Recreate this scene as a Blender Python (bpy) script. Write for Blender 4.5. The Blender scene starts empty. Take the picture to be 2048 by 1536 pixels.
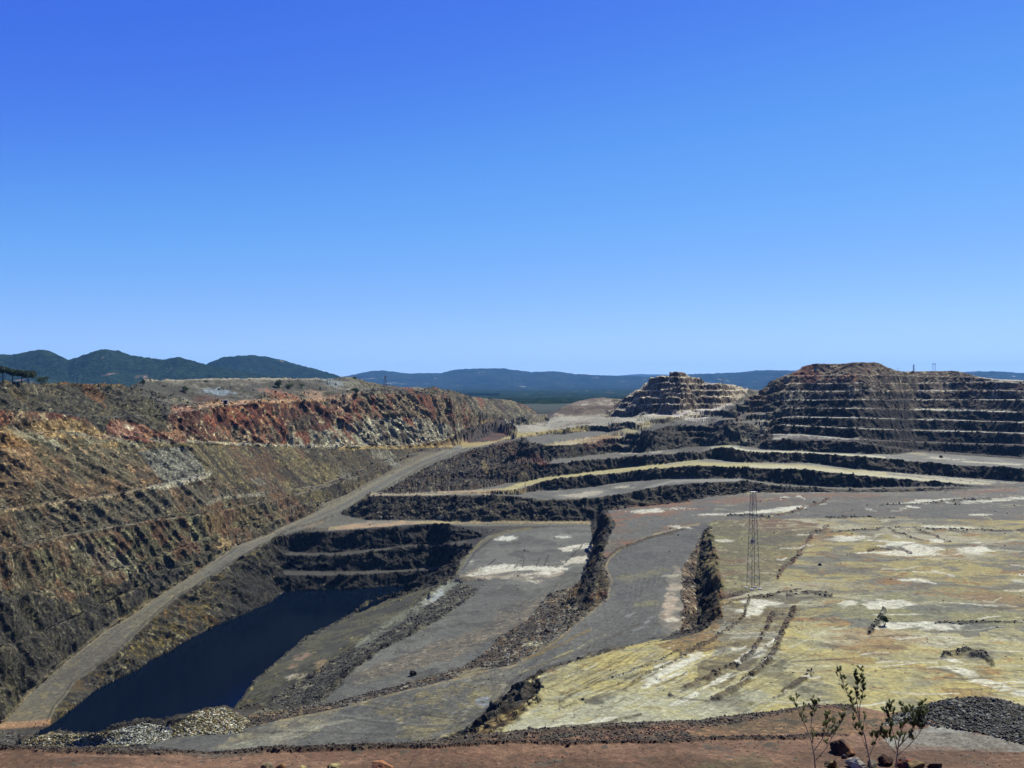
import bpy, math, random
import numpy as np
from mathutils import Vector
from mathutils.geometry import delaunay_2d_cdt

# ---------------------------------------------------------------- camera, sky, sun
C = bpy.context.scene
F = 1926.0            # focal length in pixels of the 2048 wide photo
cam = bpy.data.cameras.new("camera"); camo = bpy.data.objects.new("camera", cam)
C.collection.objects.link(camo)
cam.sensor_width = 36.0; cam.lens = 36.0 * F / 2048.0
cam.clip_start = 0.3; cam.clip_end = 80000
camo.location = (0, 0, 0); camo.rotation_euler = (math.radians(90), 0, 0)
C.camera = camo

SUN_EL = math.radians(52); SUN_AZ = math.radians(42)      # azimuth measured from +Y towards +X
w = bpy.data.worlds.new("World"); C.world = w; w.use_nodes = True
nt = w.node_tree; nt.nodes.clear()
sky = nt.nodes.new("ShaderNodeTexSky"); sky.sky_type = 'NISHITA'; sky.sun_disc = False
sky.sun_elevation = SUN_EL; sky.sun_rotation = SUN_AZ; sky.altitude = 400
sky.air_density = 1.0; sky.dust_density = 0.3; sky.ozone_density = 3.0
sky.altitude = 2000; sky.dust_density = 0.2; sky.ozone_density = 6.0
# clear dry air: deeper, more saturated blue overhead than the standard atmosphere
bg = nt.nodes.new("ShaderNodeBackground"); bg.inputs[1].default_value = 0.1
wo = nt.nodes.new("ShaderNodeOutputWorld")
sep = nt.nodes.new("ShaderNodeSeparateColor"); cmb = nt.nodes.new("ShaderNodeCombineColor")
nt.links.new(sky.outputs[0], sep.inputs[0])
EXPO = 1.2
CURV = ([(0, 0), (.067, .056), (.122, .120), (.27, .275), (.514, .46), (1, .66)], [(0, 0), (.209, .173), (.346, .352), (.597, .515), (.83, .66), (1, .74)], [(0, 0), (.8, .8), (1, .96)])
for ch, (g_, a_) in enumerate(((1.42, 1.31), (1.25, 1.277), (0.45, 1.117))):
    def mth(op, v, src):
        m_ = nt.nodes.new("ShaderNodeMath"); m_.operation = op; m_.inputs[1].default_value = v; nt.links.new(src, m_.inputs[0]); return m_.outputs[0]
    o_ = mth('MULTIPLY', a_, mth('POWER', g_, mth('MULTIPLY', 0.1, sep.outputs[ch])))
    fc = nt.nodes.new("ShaderNodeFloatCurve"); cu = fc.mapping.curves[0]
    for i_, p_ in enumerate(CURV[ch]):
        if i_ == 0: cu.points[0].location = p_
        elif i_ == len(CURV[ch]) - 1: cu.points[-1].location = p_
        else: cu.points.new(*p_)
    fc.mapping.update(); nt.links.new(o_, fc.inputs['Value'])
    nt.links.new(mth('MULTIPLY', 10 / 2 ** EXPO, fc.outputs[0]), cmb.inputs[ch])
nt.links.new(cmb.outputs[0], bg.inputs[0]); nt.links.new(bg.outputs[0], wo.inputs[0])
sl = bpy.data.lights.new("sun", 'SUN'); sl.energy = 5.0; sl.angle = math.radians(0.5); sl.color = (1.0, 0.95, 0.86)
so = bpy.data.objects.new("sun", sl); C.collection.objects.link(so)
sd = Vector((math.sin(SUN_AZ) * math.cos(SUN_EL), math.cos(SUN_AZ) * math.cos(SUN_EL), math.sin(SUN_EL)))
so.rotation_euler = (-sd).to_track_quat('-Z', 'Y').to_euler(); so.location = sd * 200
C.view_settings.view_transform = 'Standard'; C.view_settings.look = 'None'
C.view_settings.exposure = EXPO; C.view_settings.gamma = 1.0
C.cycles.max_bounces = 4; C.cycles.volume_bounces = 0
rnd = random.Random(7)

# ---------------------------------------------------------------- noise helpers
_rs = np.random.RandomState(3)
_TAB = _rs.rand(256, 256).astype(np.float32)
def vnoise(x, y, seed=0):
    """smooth value noise in -1..1"""
    x = x + seed * 17.31; y = y + seed * 9.77
    xi = np.floor(x).astype(np.int64); yi = np.floor(y).astype(np.int64)
    fx = x - xi; fy = y - yi
    fx = fx * fx * (3 - 2 * fx); fy = fy * fy * (3 - 2 * fy)
    x0 = xi & 255; x1 = (xi + 1) & 255; y0 = yi & 255; y1 = (yi + 1) & 255
    a = _TAB[x0, y0]; b = _TAB[x1, y0]; c = _TAB[x0, y1]; d = _TAB[x1, y1]
    return ((a * (1 - fx) + b * fx) * (1 - fy) + (c * (1 - fx) + d * fx) * fy) * 2 - 1
def fbm(x, y, octv=4, seed=0, gain=0.5):
    s = 0; a = 1; t = 0
    for i in range(octv):
        cs, sn = math.cos(0.6 * i + seed), math.sin(0.6 * i + seed)
        s = s + a * vnoise((x * cs - y * sn) * 2 ** i, (x * sn + y * cs) * 2 ** i, seed + i * 3 + 1)
        t += a; a *= gain
    return s / t
_T3 = _rs.rand(64, 64, 64).astype(np.float32)
def vn3(x, y, z):
    xi = np.floor(x).astype(np.int64); yi = np.floor(y).astype(np.int64); zi = np.floor(z).astype(np.int64)
    fx = (x - xi).astype(np.float32); fy = (y - yi).astype(np.float32); fz = (z - zi).astype(np.float32)
    fx = fx * fx * (3 - 2 * fx); fy = fy * fy * (3 - 2 * fy); fz = fz * fz * (3 - 2 * fz)
    x0 = xi & 63; x1 = (xi + 1) & 63; y0 = yi & 63; y1 = (yi + 1) & 63; z0 = zi & 63; z1 = (zi + 1) & 63
    lo = (_T3[x0, y0, z0] * (1 - fx) + _T3[x1, y0, z0] * fx) * (1 - fy) + (_T3[x0, y1, z0] * (1 - fx) + _T3[x1, y1, z0] * fx) * fy
    hi = (_T3[x0, y0, z1] * (1 - fx) + _T3[x1, y0, z1] * fx) * (1 - fy) + (_T3[x0, y1, z1] * (1 - fx) + _T3[x1, y1, z1] * fx) * fy
    return (lo * (1 - fz) + hi * fz) * 2 - 1
def ridged(x, y, octv=4, seed=0):
    s = 0; a = 1; t = 0
    for i in range(octv):
        s = s + a * (1 - 2 * np.abs(vnoise(x * 2 ** i, y * 2 ** i, seed + i * 5 + 2))); t += a; a *= 0.5
    return s / t
def sstep(a, b, x):
    t = np.clip((x - a) / (b - a), 0, 1); return t * t * (3 - 2 * t)

# ---------------------------------------------------------------- survey of the mine: break lines of the terrain
PTS = []; EDG = []
def P(u, v, z):
    y = -z * F / (v - 768.0); return ((u - 1024) / F * y, y, z)
def PY(u, v, y): return ((u - 1024) / F * y, y, -(v - 768.0) / F * y)
def add_line(pts, closed=False):
    n0 = len(PTS); PTS.extend(pts)
    for i in range(len(pts) - 1): EDG.append((n0 + i, n0 + i + 1))
    if closed: EDG.append((n0 + len(pts) - 1, n0))
def ip(poly, us): return np.interp(us, [p[0] for p in poly], [p[1] for p in poly])
def densify(poly, step=25):
    out = [poly[0]]
    for a, b in zip(poly[:-1], poly[1:]):
        n = max(1, int(max(abs(b[0] - a[0]), abs(b[1] - a[1])) / step))
        for k in range(1, n + 1):
            out.append(tuple(a[j] + (b[j] - a[j]) * k / n for j in range(len(a))))
    return out
def zline(pts): add_line([P(*p) for p in densify(pts)])

class Stack:
    """a run of terraces: toe and crest lines worked out one behind the other"""
    def __init__(s, us, v, y=None, z=None, draw=True):
        s.us = us; s.v = ip(v, us); t = (s.v - 768) / F
        if y is not None: s.y = ip(y, us) if isinstance(y, list) else np.array(y, float); s.z = -t * s.y
        else:
            s.z = ip(z, us) if isinstance(z, list) else us * 0 + z; s.y = -s.z / t
        if draw: s.emit()
    lim = None                                  # keeps the benches on their own side of the haul road
    def emit(s):
        p = [((u - 1024) / F * y, y, z) for u, y, z in zip(s.us, s.y, s.z)]
        if s.lim is not None: p = [q for q, u in zip(p, s.us) if q[1] < s.lim(u)]
        if len(p) > 1: add_line(p)
    def flat(s, v, grade=0.0, m=0.6):
        t = np.minimum((ip(v, s.us) - 768) / F, s.v_t() - m / F)
        g = grade
        # z + g*dy = -t*(y+dy)
        dy = (-t * s.y - s.z) / (g + t)
        dy = np.clip(dy, 1.0, 260); s.y = s.y + dy; s.z = s.z + g * dy; s.emit(); return s
    def face(s, v, slope, m=0.6):
        sp = ip(slope, s.us) if isinstance(slope, list) else slope
        t = np.minimum((ip(v, s.us) - 768) / F, s.v_t() - m / F)
        dy = (-t * s.y - s.z) / (sp + t); dy = np.clip(dy, 0.3, 400)
        s.y = s.y + dy; s.z = s.z + sp * dy; s.emit(); return s
    def led(s, dy, dz=0.0):
        s.y = s.y + dy; s.z = s.z + dz; s.emit(); return s
    def to(s, y, z):
        s.y = np.maximum(s.y + 5, s.us * 0 + y); s.z = s.us * 0 + z; s.emit(); return s
    def v_t(s): return -s.z / s.y
    def sub(s, lo, hi):
        k = (s.us >= lo) & (s.us <= hi)
        q = Stack.__new__(Stack); q.us = s.us[k]; q.y = s.y[k].copy(); q.z = s.z[k].copy(); return q

# long haul road climbing the left wall
RY = [(200, -90.5), (257, -90), (286, -89), (312, -85.5), (341, -82.5), (362, -80.5), (390, -77.5), (414, -75), (461, -72), (495, -70.5), (655, -48.1), (1200, -30)]
def road_pt(u, v):
    t = (v - 768) / F; ys = np.linspace(200, 1200, 8000); zs = ip(RY, ys)
    k = np.argmin(np.abs(-zs / ys - t)); return ((u - 1024) / F * ys[k], ys[k], zs[k])
ROAD_L = [(0, 1449), (24, 1418), (68, 1374), (130, 1322), (198, 1268), (253, 1234), (318, 1188), (396, 1141), (465, 1093), (533, 1069), (564, 1053), (615, 1031), (649, 1014), (680, 1003), (748, 964), (817, 928), (899, 894)]
ROAD_R = [(99, 1442), (113, 1415), (150, 1367), (246, 1295), (308, 1234), (355, 1196), (431, 1151), (482, 1117), (567, 1069), (590, 1056), (635, 1046), (680, 1029), (742, 993), (783, 973), (834, 942), (885, 918), (940, 898)]
rr = [road_pt(u, v) for u, v in densify(ROAD_R)]
rr += [P(970, 890, -44.5), P(1029, 877, -42), P(1075, 869, -40.5), P(1121, 863, -39.5)]
add_line(rr)

# left wall
ul = np.concatenate([np.arange(-340, 900, 18), np.arange(900, 1096, 12)]).astype(float)
by = []
for u in ul:
    if u < 0: by.append(P(u, 1449 - u * 0.35, -90)[1])
    elif u <= 899: by.append(road_pt(u, ip(ROAD_L, u))[1])
    else: by.append(float(ip([(899, 690), (933, 760), (964, 830), (1022, 900), (1094, 1010)], u)))
L0 = [(-340, 1568)] + ROAD_L + [(933, 880), (964, 853), (1022, 850), (1094, 847)]
S = Stack(ul, L0, y=np.array(by))
T1 = [(-340, 1360), (0, 1305), (70, 1275), (150, 1240), (300, 1168), (400, 1118), (470, 1080), (560, 1040), (620, 1020)] + ROAD_L[13:] + [(1094, 840)]
T2 = [(-340, 1240), (0, 1205), (150, 1172), (300, 1122), (420, 1078), (500, 1050), (560, 1022), (600, 1012)] + ROAD_L[13:] + [(1094, 840)]
T3 = [(-340, 1130), (0, 1105), (120, 1078), (250, 1052), (400, 1033), (520, 1008), (600, 990), (700, 960), (760, 940), (830, 915), (899, 892), (1094, 840)]
T4 = [(-340, 1062), (0, 1023), (120, 1005), (240, 990), (330, 968), (400, 956), (500, 992), (560, 984), (640, 972), (700, 950), (760, 925), (830, 908), (899, 891), (1094, 838)]
T5 = [(-340, 862), (0, 866), (100, 868), (200, 876), (300, 882), (376, 884), (500, 888), (700, 894), (806, 893), (870, 882), (933, 866), (964, 852), (1094, 836)]
T6 = [(-340, 820), (0, 822), (100, 828), (180, 835), (220, 836), (300, 833), (400, 822), (424, 812), (513, 805), (615, 802), (667, 798), (720, 788), (800, 788), (870, 790), (899, 797), (933, 815), (960, 826), (1022, 830), (1094, 842)]
T7 = [(-340, 764), (0, 767), (130, 767), (239, 769), (262, 783), (342, 806), (400, 806), (424, 800), (515, 796), (525, 786), (600, 785), (612, 796), (640, 790), (680, 782), (740, 780), (817, 776), (871, 776), (899, 782), (933, 793), (981, 799), (1015, 800), (1052, 812), (1083, 833), (1094, 841)]
T8 = [(-340, 762), (0, 765), (239, 768), (262, 780), (275, 775), (287, 761), (513, 757), (649, 757), (690, 753), (714, 757), (738, 777), (817, 775), (871, 775), (899, 781), (933, 792), (981, 798), (1015, 799), (1052, 811), (1083, 832), (1094, 840)]
S.face(T1, 1.5).led(4.5, .2).face(T2, 1.6).led(4.5, .2).face(T3, 1.6).led(6, .2)
S.face(T4, [(-340, .95), (380, .95), (460, .7), (1094, .6)]).led(5.5, 0.1)
S.face(T5, [(-340, .64), (300, .64), (1094, .7)]).led(3.5, .3).face(T6, [(-340, .75), (380, .85), (500, 1.2), (1094, 1.0)])
S.led(6, .3).face(T7, [(-340, .5), (240, .5), (300, .3), (1094, .35)]).led(6, .1).face(T8, .14, m=0.3)
S.led(14, -1.0).led(80, -12)
S.to(1400, -34)
S.to(2500, -42)

# middle and right benches
um = np.arange(742, 2360, 14).astype(float)
rr_u = [1024 + F * p[0] / p[1] for p in rr]; rr_y = [p[1] for p in rr]
def road_lim(u): return 1e9 if u > 1120 else float(np.interp(u, rr_u, rr_y)) - 4
B = Stack(um, [(742, 1041), (1195, 1041), (1300, 1020), (1500, 1010), (1700, 990), (2000, 976), (2360, 962)],
          y=[(742, 497), (1195, 497), (1300, 500), (1400, 503), (1600, 515), (1800, 515), (1980, 519), (2048, 524), (2360, 552)])
M1 = [(742, 992), (875, 991), (1000, 990.5), (1045, 994), (1083, 1001), (1175, 997), (1227, 992), (1295, 976), (1380, 966), (1485, 962), (1560, 972), (1700, 979), (1850, 974), (1980, 975), (2360, 960)]
M2 = [(742, 990), (875, 988), (970, 987), (1032, 990), (1056, 983), (1124, 980), (1193, 973), (1261, 963), (1348, 957), (1485, 957), (1560, 968), (1700, 976), (1850, 972), (1980, 974.5), (2360, 959)]
M3 = [(742, 988), (970, 984), (1049, 978), (1087, 963), (1124, 957), (1227, 947), (1295, 939), (1380, 933), (1485, 935), (1604, 940), (1690, 948), (1792, 958), (1895, 967), (1980, 973), (2048, 972), (2360, 957)]
M4 = [(742, 986), (970, 978), (1049, 964), (1090, 955), (1158, 946), (1261, 934), (1329, 928), (1380, 921), (1423, 917), (1474, 924), (1621, 926), (1724, 940), (1775, 943), (1895, 953), (2048, 964), (2360, 950)]
M5 = [(742, 985), (783, 981), (834, 962), (885, 948), (940, 940), (1000, 934), (1056, 928), (1104, 927), (1240, 916), (1326, 908), (1405, 906), (1423, 899), (1464, 896), (1502, 904), (1621, 907), (1758, 916), (1895, 929), (2048, 938), (2360, 928)]
M6 = [(742, 984), (783, 980), (834, 959), (885, 945), (940, 937), (1000, 930), (1056, 920), (1104, 920), (1240, 905), (1300, 905), (1326, 900), (1405, 894), (1464, 890), (1529, 899), (1621, 904), (1785, 909), (1826, 904), (2048, 919), (2360, 914)]
B.lim = road_lim
B.face(M1, [(742, .62), (900, .62), (1060, .8), (1195, .9), (1500, .5), (2360, .5)]).flat(M2).face(M3, 1.5).flat(M4)
B.face(M5, [(742, .05), (1020, .05), (1060, .9), (1200, 1.4), (2360, 1.5)]).flat(M6)
m = B.sub(1050, 1522)
m.face([(1029, 884), (1093, 891), (1186, 887), (1240, 873), (1302, 862), (1340, 850), (1400, 850), (1485, 846), (1522, 850)], [(1050, .5), (1240, .6), (1522, .5)])
m.flat([(1056, 874), (1121, 868), (1240, 862), (1302, 850), (1340, 842), (1400, 838), (1440, 836), (1485, 826), (1522, 830)], grade=.02)
m.face([(1056, 868), (1121, 858), (1180, 850), (1250, 848), (1302, 842), (1363, 828), (1400, 826), (1460, 820), (1485, 806), (1522, 810)], [(1050, .4), (1400, .3), (1522, .5)])
m.flat([(1056, 852), (1094, 842), (1175, 836), (1223, 834), (1322, 829), (1400, 822), (1460, 812), (1485, 800), (1522, 800)], grade=.01)
h1 = m.sub(1050, 1225); h2 = m.sub(1225, 1522)
h1.face([(1050, 830), (1097, 828), (1135, 810), (1165, 799), (1200, 794), (1225, 797)], .2).led(20, -1).led(200, -14).to(2500, -42)
h2.face([(1225, 822), (1254, 815), (1290, 812), (1340, 806), (1460, 806), (1485, 796), (1522, 795)], .8).led(7, 0)
h2.face([(1225, 820), (1250, 806), (1290, 797), (1340, 790), (1450, 791), (1485, 788), (1522, 788)], .8).led(7, 0)
h2.face([(1225, 818), (1254, 795), (1280, 783), (1340, 779), (1400, 778), (1450, 780), (1495, 781), (1522, 785)], .8).led(5, 0)
h2.face([(1225, 817), (1254, 794), (1290, 774), (1309, 768), (1390, 768), (1450, 772), (1495, 779), (1522, 784)], .8).led(6, 0)
h2.face([(1225, 816), (1254, 793), (1295, 771), (1303, 757), (1320, 755), (1330, 755), (1382, 758), (1392, 760), (1450, 769), (1495, 777), (1522, 783)], .9).led(4, 0)
h2.face([(1225, 815), (1254, 792), (1295, 770.5), (1309, 756), (1330, 753), (1340, 746), (1375, 746), (1384, 751), (1392, 759), (1450, 768.5), (1495, 776.6), (1522, 782.6)], .9)
h2.led(15, -.5).led(80, -14).to(1500, -30).to(2500, -42)

r = B.sub(1530, 2360)
r.face([(1532, 881), (1638, 882), (1707, 886), (1820, 902), (2048, 916), (2360, 912)], 1.5)
r.flat([(1532, 872), (1611, 874), (1680, 880), (1720, 884), (1820, 899), (2048, 914), (2360, 909)], grade=.07)
r.face([(1532, 870), (1611, 872), (1700, 880), (1826, 885), (2048, 892), (2360, 888)], 1.4).led(11, .3)
r.face([(1532, 862), (1560, 850), (1600, 853), (1724, 859), (1912, 863), (2048, 868), (2360, 866)], 1.4).led(11, .2)
r.face([(1532, 846), (1560, 836), (1601, 835), (1724, 837), (1912, 841), (2048, 846), (2360, 845)], 1.4).led(11, .2)
r.face([(1532, 828), (1560, 818), (1608, 817), (1724, 818), (1878, 820), (2018, 824), (2048, 826), (2360, 822)], 1.4).led(11, .2)
r.face([(1532, 812), (1560, 802), (1580, 800), (1724, 800), (2048, 800), (2360, 800)], 1.2).led(11, .2)
r.face([(1532, 793), (1560, 784), (1587, 783), (1760, 782), (2028, 781), (2048, 783), (2360, 783)], 1.4).led(10, .2)
r.face([(1532, 783), (1550, 772), (1594, 767), (1826, 767), (2004, 764), (2048, 768), (2360, 768)], 1.4).led(9, .2)
r.face([(1532, 780), (1550, 763), (1567, 753), (1601, 751), (1724, 750), (1830, 752), (1956, 755), (1997, 760), (2048, 763), (2360, 763)], 1.1).led(8, .1)
r.face([(1532, 779.5), (1550, 762.5), (1567, 752.5), (1595, 744), (1612, 738), (1650, 740), (1700, 737), (1724, 732), (1760, 738), (1789, 745), (1830, 744), (1908, 744), (1956, 754.5), (1997, 759.7), (2048, 762), (2360, 762)], .8)
r.face([(1532, 779), (1550, 762), (1567, 752), (1603, 741), (1613, 728), (1640, 727.5), (1690, 728), (1700, 725), (1758, 724.5), (1789, 743), (1830, 743), (1908, 741), (1920, 743), (1956, 754), (1997, 759.4), (2048, 761.5), (2360, 761.5)], 1.0)
r.led(20, -.5).led(90, -18).to(1500, -30).to(2500, -42)

# bench below, cliffs down to the lake
LAKE = -91.0
K0 = [(560, 1078), (590, 1068), (620, 1066), (680, 1064), (724, 1060), (800, 1056), (851, 1049), (905, 1048)]
uk = np.arange(566, 906, 12).astype(float)
k = Stack(uk, [(564, 1185), (612, 1182), (700, 1180), (800, 1172), (864, 1168), (905, 1162)], z=[(566, LAKE - .3), (864, LAKE - .3), (905, -86)])
k.face([(560, 1152), (680, 1152), (850, 1142), (905, 1140)], 1.3).flat([(560, 1140), (680, 1142), (817, 1138), (905, 1130)])
k.face([(560, 1112), (680, 1112), (817, 1094), (905, 1091)], 1.4).flat([(560, 1100), (620, 1106), (680, 1104), (817, 1089), (905, 1086)])
k.face(K0, [(560, 1.4), (800, 1.3), (905, .8)])
print('bench z', k.z[0], k.z[-1], k.y[0], k.y[-1])
zline([(912, 1048, -71.6), (1022, 1047, -71.4), (1100, 1047, -71.4), (1186, 1048, -71.4)])
# lake shore below the left road
zline([(60, 1462, -91), (79, 1459, -91), (102, 1452, -91), (126, 1432, -91), (191, 1381, -91), (287, 1332, -91), (335, 1304, -91), (369, 1284, -91), (424, 1256, -91), (478, 1232, -91), (526, 1213, -91), (556, 1190, -91)])
for x, y, z in ((-104, 262, -98), (-98, 300, -99), (-90, 340, -99), (-80, 390, -97), (-58, 400, -96), (-85, 265, -96)): PTS.append((x, y, z))
# slab on the right of the lake, steps and pit floor
zline([(440, 1455, -91), (468, 1425, -91), (475, 1410, -91), (509, 1362, -91), (547, 1329, -91), (608, 1277, -91), (700, 1232, -91), (731, 1204, -91), (790, 1188, -91), (855, 1176, -91)])
zline([(500, 1415, -88), (530, 1392, -87.5), (560, 1378, -87), (620, 1330, -86.5), (707, 1290, -86), (770, 1250, -84), (827, 1212, -82), (880, 1165, -79)])
zline([(530, 1412, -83), (600, 1380, -82.5), (650, 1338, -82), (720, 1292, -81.5), (790, 1250, -80), (850, 1212, -78.5), (899, 1165, -76.5)])
zline([(620, 1400, -80.5), (700, 1345, -79.5), (748, 1308, -78.5), (817, 1276, -77), (885, 1238, -75.5), (953, 1184, -73.5)])
zline([(640, 1408, -77.5), (707, 1350, -77), (760, 1304, -76), (825, 1272, -74.8), (892, 1233, -73.8), (958, 1180, -73), (985, 1162, -72.4)])
zline([(905, 1152, -76), (914, 1146, -74.5), (922, 1120, -73.5), (949, 1092, -72.6), (976, 1073, -72), (1022, 1063, -71.8), (1076, 1056, -71.8), (1184, 1053, -71.8)])
zline([(1090, 1181, -72), (1056, 1239, -72.2), (998, 1273, -72.6), (970, 1308, -73), (919, 1337, -73.5), (820, 1368, -75), (700, 1392, -76)])
zline([(1110, 1230, -69.5), (1075, 1262, -70), (1020, 1300, -70), (960, 1330, -70.5), (880, 1350, -71), (800, 1376, -73)])
zline([(1188, 1062, -71.8), (1188, 1085, -71.5), (1185, 1100, -71.3), (1178, 1130, -71), (1165, 1165, -71.5), (1155, 1200, -72), (1122, 1218, -71.5)])
# shelf left of the curved road, its cliff crest
zline([(1207, 1023, -56), (1222, 1045, -57), (1214, 1080, -58.6), (1203, 1105, -60.3), (1196, 1130, -61.3), (1192, 1150, -62.5), (1180, 1185, -64.5), (1160, 1222, -67), (1130, 1248, -68)])
ROADN_L = [(478, 1461, -75), (581, 1435, -74), (680, 1415, -73), (783, 1387, -71.5), (899, 1360, -69.7), (964, 1341, -68.5), (1029, 1328, -67.8), (1090, 1295, -66.5), (1141, 1257, -65), (1186, 1220, -63.8), (1213, 1195, -62.8), (1220, 1164, -61.8), (1210, 1137, -61), (1215, 1116, -60.2), (1240, 1099, -59.3), (1295, 1079, -57.8), (1346, 1062, -56.5), (1395, 1050, -55.5)]
ROADN_R = [(314, 1493, -76), (410, 1507, -75.5), (600, 1493, -74), (827, 1486, -72), (926, 1469, -71), (988, 1435, -70), (1060, 1401, -68.5), (1063, 1374, -68), (1100, 1333, -67), (1158, 1319, -66), (1227, 1299, -65), (1316, 1281, -63.5), (1358, 1262, -62.8), (1362, 1212, -61.8), (1360, 1164, -60.8), (1363, 1140, -60), (1382, 1106, -58.5), (1408, 1060, -56)]
zline(ROADN_L); zline(ROADN_R)
# plateau crest
PLAT = [(950, 1505), (1000, 1465), (1050, 1430), (1085, 1405), (1092, 1385), (1078, 1362), (1080, 1350), (1104, 1335), (1158, 1321), (1227, 1301), (1316, 1283), (1362, 1277), (1405, 1262), (1442, 1240), (1447, 1180), (1436, 1120), (1427, 1065), (1420, 1045)]
zline([(u, v, -55 + (0.5 if 1100 < v < 1260 and u > 1400 else 0)) for u, v in PLAT])
zline([(1378, 1278, -63.6), (1398, 1268, -64.2), (1404, 1249, -64.5), (1400, 1210, -63.5), (1396, 1165, -62), (1397, 1125, -60.3), (1406, 1080, -57.5)])
zline([(1215, 1021, -56), (1300, 1012, -55.4), (1380, 1005, -55), (1416, 994, -55), (1502, 986, -55), (1656, 984, -55), (1792, 984, -55), (1929, 981, -55), (1980, 975.5, -55), (2048, 973, -55), (2360, 963, -55)])
# toe of the hidden drop behind the plateau
add_line([((u - 1024) / F * y, y, z) for u, y, z in ((1205, 447, -70.5), (1300, 462, -68), (1416, 482, -66), (1502, 497, -64), (1656, 501, -61), (1792, 502, -60), (1900, 504, -59))])
# heaps, near shore
for x, y, z in [P(51, 1483, -79), P(110, 1468, -78), P(171, 1472, -77), P(219, 1463, -76.2), P(284, 1448, -75), P(335, 1460, -76), P(372, 1440, -74.6), P(410, 1421, -73.4), P(455, 1420, -73.5), P(494, 1442, -75)]: PTS.append((x, y, z))
zline([(30, 1500, -80), (68, 1493, -79.5), (191, 1487, -78), (300, 1484, -76.5), (345, 1472, -76.3), (478, 1466, -75.2)])
add_line([(-128, 246, -91), (-106, 236, -91.5), (-88, 236, -91), (-74, 240, -91)])
add_line([(-160, 238, -88.5), (-135, 241, -89.2), (-122, 246, -90)])
add_line([(-200, 225, -86), (-130, 226, -87), (-110, 224, -86)])
# shelf in the foreground and the drop below it
uf = np.arange(-340, 2361, 40).astype(float)
CREST = [(-340, 1494), (0, 1492), (300, 1499), (410, 1509), (581, 1496), (827, 1488), (926, 1472), (1000, 1467), (1200, 1451), (1400, 1441), (1560, 1421), (1620, 1409), (1700, 1411), (1780, 1426), (1850, 1408), (1900, 1398), (1960, 1392), (2010, 1402), (2048, 1418), (2360, 1434)]
fy = ip([(-340, 24.2), (900, 24.4), (1300, 25.5), (1620, 27.8), (2048, 28), (2360, 28)], uf)
f = Stack(uf, CREST, y=fy)
def foff(dy, z): add_line([((u - 1024) / F * (y + dy), y + dy, z if not callable(z) else z(u)) for u, y in zip(uf, fy)])
foff(26, -42)
foff(75, lambda u: -86 + 31 * float(sstep(850, 1000, u)))
add_line([((u - 1024) / F * y, y, z) for u, y, z in [(-340, 180, -84), (0, 180, -82), (300, 185, -79), (600, 186, -75.5), (830, 184, -73.5)]])
for yy, zz in ((22.3, -8.95), (20, -8.25), (17, -7.1), (12, -5.1), (8, -3.5), (4, -1.9)):
    add_line([((u - 1024) / F * yy, yy, zz) for u in uf])

# ---------------------------------------------------------------- triangulate, sample to a fan-shaped height grid
va = [Vector((p[0], p[1])) for p in PTS]
cv, ce, cf, ov, oe, of = delaunay_2d_cdt(va, EDG, [], 0, 1e-4)
cz = np.full(len(cv), np.nan)
for i, o in enumerate(ov):
    if o: cz[i] = np.mean([PTS[j][2] for j in o])
cxy = np.array([(c.x, c.y) for c in cv])
known = ~np.isnan(cz)
for i in np.where(~known)[0]:
    d = np.hypot(*(cxy[known] - cxy[i]).T); kk = np.argsort(d)[:3]; wt = 1 / (d[kk] + .01)
    cz[i] = (cz[known][kk] * wt).sum() / wt.sum()
print('cdt', len(cv), 'new', (~known).sum(), 'tris', len(cf))
U0, U1, NU = -300.0, 2348.0, 1656
Y0, Y1, NYF = 5.0, 2450.0, 3400
ucol = np.linspace(U0, U1, NU); ly = np.linspace(math.log(Y0), math.log(Y1), NYF); yrow = np.exp(ly)
H = np.full((NU, NYF), np.nan, np.float32)
du = ucol[1] - ucol[0]; dl = ly[1] - ly[0]
for t in cf:
    if len(t) != 3: continue
    a, b, c = (cxy[j] for j in t); za, zb, zc = (cz[j] for j in t)
    ys = [a[1], b[1], c[1]]; us_ = [1024 + F * p[0] / p[1] for p in (a, b, c)]
    i0 = max(0, int((min(us_) - U0) / du)); i1 = min(NU - 1, int((max(us_) - U0) / du) + 1)
    j0 = max(0, int((math.log(max(min(ys), 1)) - ly[0]) / dl)); j1 = min(NYF - 1, int((math.log(max(ys)) - ly[0]) / dl) + 1)
    if i1 < i0 or j1 < j0: continue
    yy = yrow[j0:j1 + 1][None, :]; xx = ((ucol[i0:i1 + 1] - 1024) / F)[:, None] * yy
    det = (b[1] - c[1]) * (a[0] - c[0]) + (c[0] - b[0]) * (a[1] - c[1])
    if abs(det) < 1e-9: continue
    l1 = ((b[1] - c[1]) * (xx - c[0]) + (c[0] - b[0]) * (yy - c[1])) / det
    l2 = ((c[1] - a[1]) * (xx - c[0]) + (a[0] - c[0]) * (yy - c[1])) / det
    l3 = 1 - l1 - l2; e = -1e-4; m_ = (l1 >= e) & (l2 >= e) & (l3 >= e)
    sub = H[i0:i1 + 1, j0:j1 + 1]; sub[m_] = (l1 * za + l2 * zb + l3 * zc)[m_]
bad = np.isnan(H)
if bad.any():
    for i in range(NU):
        q = np.isnan(H[i])
        if q.any() and not q.all(): H[i][q] = np.interp(ly[q], ly[~q], H[i][~q])
        elif q.all(): H[i] = H[i - 1]
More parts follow.
